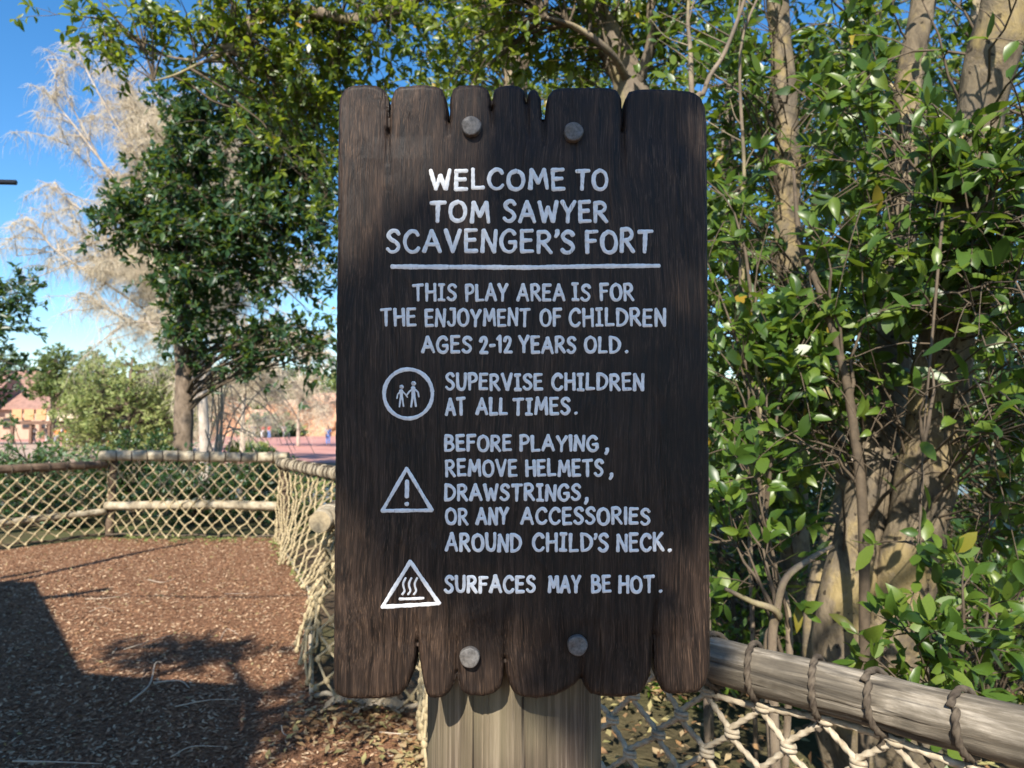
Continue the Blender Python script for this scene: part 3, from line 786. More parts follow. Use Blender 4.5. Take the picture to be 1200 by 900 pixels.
def ring_pts(c, d, r, tilt=0, turns=1.0, adv=0, n=40, ph=0):
    d = norm(np.array(d, float)); s = norm(np.cross(d, [0, 0, 1.])); u = np.cross(s, d)
    a = np.linspace(0, 2*PI*turns, int(n*turns)+1)+ph
    return c+r*(np.cos(a)[:, None]*s+np.sin(a)[:, None]*u)+d*((np.cos(a-ph)*tilt)+adv*np.linspace(-.5, .5, len(a)))[:, None]
def at(a, b, t): return np.array(a)*(1-t)+np.array(b)*t
def net(parent, topf, botf, length, cw, ch, rr, mat, detail, seed, v_h=.95, skew=None):
    """zigzag ropes hung from the rail; neighbours meet at every knot. topf(u), botf(u) give points, u in metres"""
    rs = np.random.RandomState(seed); ns = int(length/cw); rows = int(v_h/(ch/2))
    jit = rs.normal(size=(ns+2, rows+2, 3))*cw*(.06 if detail else .075)
    for k in range(ns+1):
        pts = []; knots = []
        for j in range(rows+1):
            sg = 1 if (j+k) % 2 == 0 else -1
            u = np.clip((k+.5)*cw+sg*(cw*.5-rr*.95), 0, length); v = j/rows
            node = k if sg > 0 else k-1
            def pos(vv):
                vv = min(max(vv, 0), 1)
                a, b = topf(u), botf(u); p = a*(1-vv)+b*vv
                return p+jit[node+1, j]*(1 if 0 < j < rows else .3)
            dv = .17/rows
            if j == 0: pts.append(pos(0))
            else: pts.append(pos(v-dv))
            pts.append(pos(v)); pts.append(pos(min(1, v+dv)))
            if sg > 0: knots.append(pos(v))
        pp = cat(np.array(pts), 4)
        if detail:
            pp = resample(pp, .0042); V, F = tube(pp, rr, 9, lobes=3, amp=.24, pitch=.022)
        else:
            V, F = tube(pp[::3] if len(pp) % 3 == 1 else np.vstack([pp[::3], pp[-1:]]), rr, 4)
        mb = MB(); mb.add(V, F)
        for kn in knots:
            if detail:
                q = []
                for a in np.linspace(0, 2*PI*2.2, 34):
                    q.append([math.cos(a)*rr*2.0, math.sin(a)*rr*1.7, (a/(2*PI*2.2)-.5)*rr*3.2])
                td = norm(topf(.3)-topf(0)); wd_ = np.cross(td, [0, 0, 1.])
                q = np.array(q); q = kn+q[:, :1]*td+q[:, 1:2]*wd_+q[:, 2:]*np.array([0, 0, 1.])
                V, F = tube(q, rr*.85, 7, lobes=3, amp=.15, pitch=.03); mb.add(V, F)
            else:
                q = np.array([kn+[0, 0, rr*2.4], kn+[0, 0, rr], kn-[0, 0, rr], kn-[0, 0, rr*2.4]]); V, F = tube(q, [rr*.8, rr*1.9, rr*1.9, rr*.8], 6); mb.add(V, F)
        mb.obj('net_rope', mat, parent)
def z3(p, z): return np.array([p[0], p[1], z])
# --- the near fence on the right
a3, b3 = z3(PA, 1.035), z3(PB, 1.035)
fr = empty('rope_fence', z3((PA+PB)/2, 0), 'near weathered log rail with dark rope lashings and twisted rope net right of the post', 'fence')
log('rail', b3, a3, .051, M['log'], fr, n=40, seed=3)
dirE = norm(b3-a3); LE = np.linalg.norm(b3-a3)
for pxl, col_ in ((838, 0), (886, 0), (957, 1), (1030, 2), (1133, 1)):
    # where the rail passes this pixel column
    ts = np.linspace(0, 1, 400); q = a3[None]*(1-ts[:, None])+b3[None]*ts[:, None]; pxx, _ = proj(q); c = q[np.argmin(abs(pxx-pxl))]; c = c+np.array([0, 0, .012*math.sin(np.linalg.norm(c-b3)/LE*PI*1.5+3)])
    pts = ring_pts(c, dirE, .0545, tilt=.012, turns=1.0, adv=.010, n=90, ph=random.uniform(0, 3))
    pts = resample(pts, .003); V, F = tube(pts, .0058, 15, lobes=3, amp=.26, pitch=.022)
    mk('rope_lashing', V, F, M['lash'], fr)
    V, F = tube(resample(np.array([c+[0, 0, -.060], c+[.004, 0, -.070], c+[0, .002, -.085]]), .003), .0075, 9, lobes=3, pitch=.026)
    mk('rope_lashing', V, F, M['lash'], fr)
hd = resample(np.array([a3*(1-t)+b3*t+[0, 0, -.078+.008*math.sin(t*34)] for t in np.linspace(0, 1, 60)]), .0045)
V, F = tube(hd, .0070, 9, lobes=3, amp=.17, pitch=.03); mk('head_rope', V, F, M['rope'], fr)
net(fr, lambda u: a3+dirE*u+np.array([0, 0, -.078+.008*math.sin(u/LE*34)]), lambda u: z3((a3+dirE*u)[:2], .10)+np.array([.05, .08, 0])*math.sin(u*2), LE-.02, .064, .125, .0060, M['rope'], True, 5, v_h=.85)
log('lower_rail', z3(PB, .09), z3(PA, .09), .05, M['logdark'], fr, seed=8)
log('fence_post', z3(PB, -.2), z3(PB, 1.0), .06, M['log'], fr, seed=12); log('fence_post', z3(PA, -.2), z3(PA, 1.12), .07, M['log'], fr, seed=13)

def OUTW(d):
    v = norm(np.cross(d, [0, 0, 1.])); return v if v[1] > 0 or v[0] > .5 else -v
def section(label, A, B, zA, zB, r, mat, footA, footB, lower_, ropes, rmat, seed, postA=True, postB=True, ext=(0, 0), lashstep=.12, cw=.075, ch=.16, z_foot=.05, lashtilt=.02):
    A3, B3 = z3(A, zA), z3(B, zB); d = norm(B3-A3); Ln = np.linalg.norm(B3-A3)
    f = empty('rope_fence', z3((A+B)/2, 0), label, 'fence', 'rope net fences round the mulch play area')
    log('rail', A3-d*ext[0], B3+d*ext[1], r, mat, f, seed=seed)
    lower = lower_ if seed in (29, 31) else 0
    if lower:
        fa, fb = np.array(footA), np.array(footB); la = A3*(1-lower)+z3(fa, 0)*lower; lb = B3*(1-lower)+z3(fb, 0)*lower
        log('lower_rail', la, lb, r*.85, M['log_x'], f, seed=seed+40)
    k = int(Ln/lashstep)
    for q in range(k):
        c = A3+d*(q+.5)*lashstep; pts = ring_pts(c, d, r*1.09, tilt=lashtilt, n=22); V, F = tube(pts, .008, 5, cap=False); mk('rope_lashing', V, F, M['lash'] if q % 3 else rmat, f)
    fa, fb = z3(footA, z_foot), z3(footB, z_foot)
    bul = norm(np.cross(d, [0, 0, 1.]))
    net(f, lambda u: A3+d*u+[0, 0, -r*1.05], lambda u: fa*(1-u/Ln)+fb*(u/Ln)-OUTW(d)*(.08*math.sin(PI*u/Ln)+.03*math.sin(u*3.1+seed))+[0, 0, .04*math.sin(u*4.3+seed)], Ln, cw, ch, .0088, ropes, False, seed+2, v_h=.95)
    # foot rope
    V, F = tube([fa*(1-t)+fb*t+[0, 0, -.01+.01*math.sin(t*30)] for t in np.linspace(0, 1, 30)], .014, 6); mk('foot_rope', V, F, rmat, f)
    if postA: log('fence_post', z3(A, -.3)+OUTW(d)*.07, z3(A, zA-.02)-d*.05+OUTW(d)*.07, .055, M['logdark'], f, seed=seed+7)
    if postB: log('fence_post', z3(B, -.3)+OUTW(d)*.07, z3(B, zB-.02)-d*.05+OUTW(d)*.07, .055, M['logdark'], f, seed=seed+9)
    return f
section('short rope net fence almost hidden behind the notice board post', PB, PC, 1.0, 1.0, .05, M['log_x'], PB, PC, .5, M['ropey'], M['rope'], 21, postA=False, postB=False)
section('rope net fence just left of the post showing dry leaves at its foot', PC, PD, 1.0, 1.0, .055, M['log_x'], PC, PD+np.array([-.06, .05]), .5, M['ropey'], M['rope'], 23, postA=False, postB=False)
section('rope net fence with round sawn log end beside the left edge of the board', PD, PE, 1.0, 1.0, .062, M['log_x'], PD+np.array([-.08, .05]), FE, .45, M['ropey'], M['rope'], 25, postA=False, postB=False, ext=(.12, 0), lashstep=.085, cw=.11, ch=.18)
section('rope net fence running away from the board to the far corner', PE, PF, 1.0, .98, .06, M['log_x'], FE, PF+np.array([0, -.05]), .62, M['ropey'], M['rope'], 27, lashstep=.13, cw=.13, ch=.18)
section('pale log and rope net fence along the far back of the mulch', PF, PG, 1.06, 1.05, .068, M['log_x'], PF, PG, .60, M['ropey'], M['lash'], 29, lashstep=.21, ext=(.12, .08), cw=.085, ch=.19, lashtilt=.05)
section('rope net fence with dark brown rail at the far left', PG, PH, .95, .90, .05, M['logdark'], PG, PH, .66, M['ropey'], M['lash'], 31, postA=False, lashstep=.2, cw=.085, ch=.19)

#SECTION_TREES
# ------------------------------------------------------------------ right side trees and shrubs
def st(*pts): return np.array([P(a, b, c) for a, b, c in pts])
# big several-stemmed tree behind the near rail
b0 = gnd(1020, 3.35)
make_tree('broadleaf_tree', [
    (np.vstack([b0, st((985, 770, 3.2), (1005, 640, 3.2), (1030, 520, 3.25), (1048, 380, 3.3), (1056, 240, 3.4), (1062, 110, 3.45), (1085, -20, 3.5), (1100, -150, 3.5), (1110, -420, 3.6), (1080, -700, 3.7))]), [.15, .125, .105, .09, .075, .065, .06, .055, .05, .035, .015]),
    (np.vstack([b0+[.12, -.02, 0], st((1045, 780, 3.15), (1065, 660, 3.1), (1085, 560, 3.05), (1105, 420, 2.95), (1125, 280, 2.85), (1148, 130, 2.75), (1180, 0, 2.65), (1215, -130, 2.6), (1290, -450, 2.6), (1330, -850, 2.7))]), [.15, .13, .115, .11, .10, .09, .085, .085, .08, .05, .02]),
    (np.vstack([b0+[-.1, .05, 0], st((965, 760, 3.4), (975, 640, 3.5), (990, 560, 3.6), (960, 430, 3.7), (945, 330, 3.7))]), [.11, .09, .06, .04, .022, .012]),
   ], [E_(1130, 200, 2.6, .42, .35, .55, 2.0), E_(1150, 380, 2.35, .32, .3, .42, 2.6), E_(1060, 60, 3.0, .6, .4, .4, 1.6), E_(1010, 250, 3.0, .42, .3, .6, 1.6), E_(1180, 560, 2.7, .3, .3, .4, 1.0), E_(1040, 430, 2.8, .35, .3, .3, .7), E_(1230, 300, 2.3, .3, .3, 1.0, 2), E_(1090, -420, 3.6, 1.0, .9, .7, 2.2), E_(1300, -550, 2.7, .8, .7, .8, 2.0), E_(960, 470, 3.0, .3, .25, .4, 1.3), E_(900, 300, 3.1, .25, .25, .6, 1.2)],
   250, 6, 8, .090, M['bark_y'], M['leaf_r'], 'stout lichen-patched tree of several leaning stems behind the near rail', 'tree', 101, near=300, droop=.35, rb=.008)
# slim tree with yellow trunk
b0 = gnd(935, 4.6)
make_tree('broadleaf_tree', [(np.vstack([b0, st((930, 640, 4.5), (922, 500, 4.5), (926, 400, 4.5), (921, 300, 4.5), (922, 180, 4.5), (916, 80, 4.5), (908, -40, 4.5), (905, -160, 4.5), (915, -340, 4.5), (890, -520, 4.5))]), [.10, .09, .088, .085, .082, .075, .07, .062, .05, .035, .015])],
   [E_(880, 160, 4.1, .5, .4, .7, 2), E_(890, 380, 4.1, .45, .35, .6, 2), E_(980, 120, 4.3, .5, .5, .7, 2), E_(860, 30, 4.6, .6, .5, .5, .8), E_(970, 380, 4.0, .35, .3, .5, 1.2), E_(870, 520, 4.0, .3, .3, .35, 1), E_(900, -350, 4.5, 1.1, 1.0, .7, 2)],
   190, 6, 8, .086, M['bark_y'], M['leaf_r'], 'slim tree with sunlit yellowish trunk just right of the board', 'tree', 102, near=280, rb=.008)
# tree whose trunk tops the board
b0 = gnd(760, 5.4)
make_tree('broadleaf_tree', [
    (np.vstack([b0, st((760, 400, 5.3), (750, 180, 5.3), (738, 100, 5.3), (720, 60, 5.3), (695, 10, 5.3), (675, -60, 5.3))]), [.15, .14, .13, .12, .11, .10, .07]),
    (st((742, 110, 5.3), (752, 88, 5.2), (762, 50, 5.1), (763, 0, 5.0), (770, -60, 5.0)), [.045, .04, .03, .026, .02]),
    (st((735, 95, 5.25), (716, 62, 5.0), (676, 32, 4.9), (640, 20, 4.8)), [.029, .025, .018, .01]),
   ], [E_(640, 20, 5.2, .7, .5, .5, 2), E_(800, 10, 5.4, .6, .5, .5, 1.2), E_(700, -80, 5.0, 1.0, .6, .5, 1.5), E_(560, 40, 5.3, .6, .5, .45, 1.6)],
   120, 6, 8, .09, M['bark_g'], M['leaf_t'], 'tree with forked tan trunk rising behind the top right of the board', 'tree', 103, near=150)
b0 = gnd(600, 6.4)
make_tree('broadleaf_tree', [
    (np.vstack([b0, st((606, 300, 6.3), (604, 120, 6.3), (600, 80, 6.3), (585, 40, 6.3), (560, -20, 6.2), (545, -90, 6.2))]), [.12, .11, .10, .095, .09, .08, .06]),
    (st((604, 105, 6.3), (612, 85, 6.3), (625, 50, 6.2), (640, 0, 6.2)), [.05, .04, .03, .02]),
    (st((545, -40, 6.2), (440, 20, 6.0), (345, 10, 6.0), (300, 20, 6.0), (284, 52, 6.0), (255, 55, 6.0), (225, 70, 6.0), (170, 60, 6.0)), [.05, .045, .04, .045, .035, .018, .012, .006]),
    (st((284, 52, 6.0), (265, 62, 6.0), (240, 72, 6.0), (205, 88, 6.0), (180, 95, 6.0)), [.028, .018, .014, .010, .005]),
   ], [E_(430, 20, 6.0, .75, .6, .55, 2.4), E_(350, 70, 6.2, .5, .5, .5, 2.4), E_(375, 190, 6.4, .22, .4, .6, 1.0), E_(280, 15, 6.1, .4, .4, .22, .8), E_(500, 50, 6.3, .5, .5, .45, 1.5), E_(130, 20, 6.0, .55, .3, .25, .8), E_(230, 10, 6.0, .5, .3, .22, .5), E_(105, 45, 6.0, .25, .2, .22, .35), E_(340, -20, 5.8, .6, .5, .4, 1)],
   165, 6, 9, .085, M['bark_g'], M['leaf_t'], 'yellow green tree reaching a crooked bare branch into the sky left of the board', 'tree', 104, near=200)
# understory shrub between board and rail
b0 = gnd(905, 2.75)
make_tree('young_shrub', [
    (np.vstack([b0, st((905, 760, 2.55), (912, 720, 2.5), (880, 705, 2.45), (850, 690, 2.4))]), [.020, .016, .013, .009, .006]),
    (np.vstack([b0, st((900, 780, 2.6), (908, 730, 2.55), (920, 680, 2.5), (950, 655, 2.5), (975, 640, 2.5))]), [.017, .016, .014, .012, .010, .005]),
    (np.vstack([b0, st((925, 740, 2.6), (900, 640, 2.8), (893, 500, 2.9), (880, 380, 3.0))]), [.014, .012, .010, .008, .005]),
   ], [E_(880, 640, 2.6, .16, .18, .22, 1), E_(880, 470, 2.9, .22, .2, .35, 1.4), E_(930, 560, 2.7, .2, .2, .2, .8), E_(860, 300, 3.1, .2, .2, .4, 1)],
   24, 4, 7, .078, M['bark_g'], M['leaf_r'], 'thin understory shrub with pale stems between the board and the near rail', 'shrub', 105, near=220)
# small plant with broad leaves right over the rail
b0 = gnd(1135, 2.2)
make_tree('broadleaf_seedling', [
    (np.vstack([b0, st((1120, 830, 2.1), (1105, 770, 2.05), (1108, 735, 2.0))]), [.010, .008, .006, .004]),
    (np.vstack([b0, st((1130, 820, 2.15), (1150, 760, 2.1), (1160, 700, 2.1))]), [.008, .006, .005, .003]),
   ], [E_(1105, 745, 2.0, .11, .1, .06, 4), E_(1160, 700, 2.1, .1, .1, .1, 1), E_(1060, 770, 2.05, .08, .08, .06, .8), E_(1130, 800, 2.05, .12, .1, .08, 1)],
   17, 3, 6, .074, M['twig'], M['leaf_r'], 'low seedling with fresh green leaves standing just over the near rail', 'plant', 106, near=220, tlen=(.05, .12))
# hanging leafy spray in front of the stout tree
b0 = P(1090, 250, 2.45)
make_tree('hanging_vine', [(st((1105, 250, 2.5), (1092, 400, 2.4), (1082, 520, 2.35), (1078, 640, 2.3)), [.0055, .0045, .003, .0015])],
   [E_(1085, 480, 2.35, .13, .12, .25, 2), E_(1060, 620, 2.3, .14, .1, .14, 1.3), E_(1100, 380, 2.35, .16, .12, .2, 1.3)],
   16, 3, 5, .09, M['twig'], M['leaf_r'], 'leafy spray hanging in front of the stout stems with its lowest leaves at their middle', 'branch', 107, near=200, tlen=(.04, .14), stemname='stem')
b0 = gnd(1000, 2.9)
make_tree('sapling', [(np.vstack([b0, st((1012, 640, 2.8), (1000, 500, 2.8), (985, 420, 2.8), (960, 340, 2.8), (938, 285, 2.8), (930, 200, 2.8))]), [.022, .02, .018, .016, .014, .012, .006])],
   [E_(990, 530, 2.7, .14, .12, .10, 1.5), E_(960, 300, 2.8, .2, .15, .2, 1.2), E_(1010, 590, 2.65, .15, .1, .08, .8)],
   16, 3, 6, .085, M['twig'], M['leaf_r'], 'slender leaning grey sapling crossing before the dark hollow of the stout tree', 'sapling', 108, near=120)
# bare pale saplings above the board's right corner
for k, (pts, rad, lab) in enumerate([
    ([(818, 300, 3.6), (811, 120, 3.6), (809, 60, 3.6), (806, 20, 3.6), (810, -30, 3.6)], [.016, .014, .012, .009, .006], 'pale upright twiggy stem just over the right corner of the board'),
    ([(815, 200, 3.3), (826, 105, 3.3), (850, 60, 3.3), (875, -10, 3.3), (880, -60, 3.3)], [.013, .011, .010, .008, .006], 'tan slanting stem leaning right above the board corner'),
    ([(870, 300, 3.5), (872, 200, 3.5), (868, 60, 3.5), (895, -20, 3.5)], [.010, .009, .007, .005], 'thin grey stem between the board and the yellow trunk')]):
    pp = st(*pts); b0 = gnd(pts[0][0]+10, pts[0][2]+.1)
    root = empty('bare_sapling', b0, lab, 'sapling', 'thin bare saplings behind the board')
    path = cat(np.vstack([b0, pp]), 8); V, F = tube(path, np.interp(np.linspace(0, 1, len(path)), np.linspace(0, 1, len(rad)+1), [rad[0]*1.2]+rad), 8); mk('stem', V, F, M['bark_g'], root)
    rs = np.random.RandomState(60+k)
    for q in range(7):
        a = path[len(path)//2+rs.randint(len(path)//2-2)]; d = norm(np.array([rs.normal()*.6, rs.normal()*.3, .9])); l_ = rs.uniform(.15, .45)
        pt = np.array([a, a+d*l_*.4+[rs.normal()*.02, 0, 0], a+d*l_+[rs.normal()*.06, 0, .02]]); V, F = tube(cat(pt, 5), np.linspace(.0045, .0015, 11), 5); mk('twig', V, F, M['bark_g'], root)

# deeper woodland that fills the right side
for k, (px, Y, H, r, lm, nb, lab) in enumerate([
    (870, 7.5, 5.6, 1.5, 'leaf_r', 130, 'bushy tree filling the gap right of the board behind the yellow trunk'),
    (1010, 8.0, 6.6, 1.6, 'leaf_t', 140, 'dense green tree seen between yellow trunk and stout stems'),
    (1160, 6.5, 5.4, 1.5, 'leaf_r', 150, 'dark leafy tree behind the right edge of the rail'),
    (1290, 5.0, 5.0, 1.2, 'leaf_r', 90, 'shaded leafy tree at the far right edge'),
    (740, 9.0, 6.8, 1.9, 'leaf_t', 120, 'round leafy tree hidden mostly behind the notice board'),
    (560, 9.5, 6.6, 1.9, 'leaf_t', 110, 'leafy tree standing behind the upper left of the board'),
    (1100, 12, 8.5, 2.6, 'leaf_t', 120, 'tall dark tree farthest back at the right')]):
    b0 = gnd(px, Y); x = b0[0]
    make_tree('woodland_tree', [(np.array([b0, [x+.1, Y, H*.35], [x-.1, Y+.1, H*.7], [x, Y, H]]), [.13, .11, .08, .04])],
       [(x, Y, H*.80, r, r*.8, H*.25, 1.2), (x, Y-.2, H*.52, r*1.05, r*.8, H*.25, 1.3), (x+.2, Y-.2, H*.22, r*.9, r*.7, H*.22, 1.0 if px > 800 else .3)],
       nb, 6, 9, .10 if Y < 9 else .13, M['bark_g'], M[lm], lab, 'tree', 200+k, 'woodland trees behind the board', tmpl=LT1, tlen=(.2, .5), rb=.014)
# low undergrowth
for k, (px, Y, r, H, lab) in enumerate([
    (860, 4.4, .45, .75, 'low dark undergrowth bush seen through the net beside the post'),
    (1150, 4.2, .55, .8, 'low undergrowth bush at the foot of the woodland behind the rail'),
    (900, 5.8, .8, 1.1, 'undergrowth bush deeper in the shade right of the board'),
    (1080, 5.2, .8, 1.1, 'undergrowth bush in the shade behind the stout stems'),
    (730, 4.6, .5, .6, 'undergrowth bush showing through the net right beside the post'),
    (880, 5.0, .7, 1.9, 'tall shaded undergrowth bush between the board and the stout stems'),
    (1170, 5.0, .8, 2.1, 'tall shaded undergrowth bush behind the right end of the rail')]):
    b0 = gnd(px, Y); x = b0[0]
    make_tree('undergrowth_bush', [(np.array([b0, [x, Y, H*.3], [x+.05, Y, H*.6]]), [.02, .015, .01])], [(x, Y, H*.5, r, r*.7, H*.5, 1)], 45 if H < 1.5 else 90, 4, 7, .075,
       M['twig'], M['leaf_r' if H < 1.5 else 'leaf_d'], lab, 'bush', 230+k, 'undergrowth bushes beyond the near rail', tmpl=LT1)
# fallen branch and leaf litter on the ground beyond the rail
fb = empty('fallen_branch', P(1080, 705, 5.2), 'long bare fallen branch lying across the shade behind the stout tree', 'branch')
V, F = tube(cat(st((930, 690, 5.2), (1000, 702, 5.0), (1080, 712, 4.9), (1240, 700, 4.8)), 8), np.linspace(.035, .05, 25), 10); mk('bough', V, F, M['bark_g'], fb)
def litter(N, fn, name, label, mat, sz, rs):
    p = fn(N, rs); N = len(p)
    d = rnd_dir(N, rs); d[:, 2] *= .25; nr = norm(np.array([0, 0, 1.])+rnd_dir(N, rs)*.5)
    o = leaves_mesh(name, p, leaf_basis(p, d, nr), sz*rs.uniform(.5, 1.2, N), mat, None, LT1); tag(o, label, 'leaves', kind='stuff')
def f_out(N, rs):
    x = rs.uniform(-.2, 5.5, N); y = rs.uniform(1.2, 8.5, N); k = ~inside(x, y, poly); x, y = x[k], y[k]
    return np.stack([x, y, height(x, y)-.02+rs.uniform(0, .05, len(x))], 1)
litter(9000, f_out, 'fallen_leaves', 'brown fallen leaves covering the ground beyond the near rail', M['leaf_dry'], .075, RS)
def f_in(N, rs):
    x = rs.uniform(-6, 0, N); y = rs.uniform(2.9, 9.6, N); k = inside(x, y, poly); x, y = x[k], y[k]
    return np.stack([x, y, mulch_z(x, y)+.018], 1)
litter(2600, f_in, 'fallen_leaves', 'scattered pale dry leaves on the bark mulch', M['leaf_dry'], .036, RS)
def f_foot(N, rs):
    t_ = rs.uniform(0, 1, N); x = np.where(t_ < .5, -1.15+t_*1.5, -.5+(t_-.5)*.5); y = 4.0-np.maximum(t_-.3, 0)*1.6+rs.normal(size=N)*.18-.2
    return np.stack([x, y, .02+rs.uniform(0, .05, N)], 1)
litter(800, f_foot, 'fallen_leaves', 'orange and brown dry leaves heaped at the net foot left of the post', M['leaf_dry'], .06, RS)
def f_edge(N, rs):
    t_ = rs.uniform(0, 1, N); q = np.array([-5.3, 9.5])[None]*(1-t_[:, None])+np.array([-1.9, 7.4])[None]*t_[:, None]
    x = np.interp(t_, [0, .6, 1], [-5.3, -2.95, -1.95]); y = np.interp(t_, [0, .6, 1], [9.45, 9.3, 7.0])+rs.normal(size=N)*.12
    return np.stack([x, y, .025+rs.uniform(0, .03, N)], 1)
litter(260, f_edge, 'fallen_leaves', 'yellow green leaves strewn along the foot of the far net', M['leaf_w'], .07, RS)

# dead fern fronds at the net foot
for k, (px, py, lab) in enumerate([(405, 838, 'grey withered frond lying by the left foot of the net'), (440, 843, 'tan withered frond lying nearest the post')]):
    c = G(px, py, .03); root = empty('withered_frond', c, lab, 'frond', 'withered fronds by the net')
    rs = np.random.RandomState(k); N = 26
    t_ = np.linspace(0, 1, N); p = c+np.stack([(t_-.5)*.24, .05*np.sin(t_*3), .03+.03*np.sin(t_*PI)], 1)
    d = np.stack([.4+0*t_, np.where(np.arange(N) % 2, 1, -1)*.9, .35+rs.normal(size=N)*.2], 1); nr = norm(np.array([0, -.4, 1.])+rs.normal(size=(N, 3))*.3)
    leaves_mesh('leaflets', p, leaf_basis(p, d, nr), .07*rs.uniform(.7, 1.2, N), M['rag'], root, LT0, False)
    V, F = tube(p, .003, 5); mk('stalk', V, F, M['twig_dry'], root)

# twigs on the mulch
tw = [([(173, 679), (190, 684), (206, 678)], 'short curved pale twig in the middle of the sunlit mulch', .006),
      ([(263, 696), (290, 697), (303, 694)], 'pale straight twig near the net in the sunlit mulch', .004),
      ([(145, 761), (165, 757), (197, 745)], 'long pale twig lying at the edge of the soft tree shade', .005),
      ([(258, 750), (266, 739), (280, 744)], 'bent twig lying alone right of the sunlit mulch centre', .004),
      ([(153, 822), (175, 805), (182, 780), (190, 776)], 'forked grey branch at the edge of the dark shadow', .009),
      ([(180, 800), (210, 800), (222, 806)], 'grey side twig beside the forked branch', .007),
      ([(205, 828), (245, 823), (280, 820)], 'straight twig just inside the dark shadow', .005),
      ([(100, 702), (130, 702), (155, 694)], 'thin twig at the right tip of the beam shadow', .004),
      ([(15, 892), (60, 896), (120, 895)], 'light twig along the bottom left edge of the photo', .006),
      ([(200, 887), (225, 878), (262, 875)], 'slanting twig in the deep shadow near the bottom', .004),
      ([(330, 850), (332, 862), (342, 865)], 'small hooked twig right of the deep shadow', .005),
      ([(445, 858), (470, 863), (500, 861)], 'twig lying against the foot of the post', .005),
      ([(105, 717), (120, 713), (132, 716)], 'tiny twig in the sun below the beam shadow', .004),
      ([(455, 886), (480, 888), (505, 890)], 'lowest twig beside the post', .004)]
for pts, lab, r in tw:
    q = np.array([G(a, b, .03) for a, b in pts]); q[:, 2] += np.array([0]+[.012]*(len(q)-2)+[0]); V, F = tube(cat(q, 6), np.linspace(r*.7, r*.3, (len(q)-1)*6+1), 6)
    root = mk('twig', V, F, M['twig_dry']); tag(root, lab, 'twig', 'dry twigs lying on the mulch')

#SECTION_LEFT
# ------------------------------------------------------------------ left side trees
b0 = gnd(216, 12.5)
make_tree('evergreen_tree', [
    (np.vstack([b0, st((216, 480, 12.5), (215, 400, 12.5), (214, 330, 12.5), (225, 240, 12.6), (250, 150, 12.6))]), [.17, .145, .125, .11, .09, .05]),
    (st((240, 330, 12.5), (300, 230, 12.2), (350, 140, 12)), [.07, .05, .03])],
   [E_(270, 190, 12.2, 1.5, 1.1, 1.35, 3), E_(230, 290, 11.8, .9, .9, .9, 1.6), E_(330, 250, 12, 1.1, 1, 1.3, 2.2), E_(180, 245, 12, .75, .5, .42, .7), E_(255, 120, 12.2, .85, .8, .6, 1.2), E_(345, 370, 12, .75, .6, .85, 1.2), E_(225, 370, 12, .45, .5, .45, .5), E_(350, 130, 12, .8, .8, .9, 1.5), E_(380, 250, 12, .7, .7, 1.4, 1.6), E_(150, 262, 12, .5, .4, .22, .5), E_(205, 150, 12, .6, .5, .7, .8), E_(380, 420, 11.8, .5, .5, .5, .6)],
   400, 6, 11, .15, M['bark_d'], M['leaf_d'], 'dark leaved evergreen tree with straight brown trunk beyond the far fence', 'tree', 301, near=300, tmpl=LT1, tlen=(.2, .5), rb=.016, droop=.3)
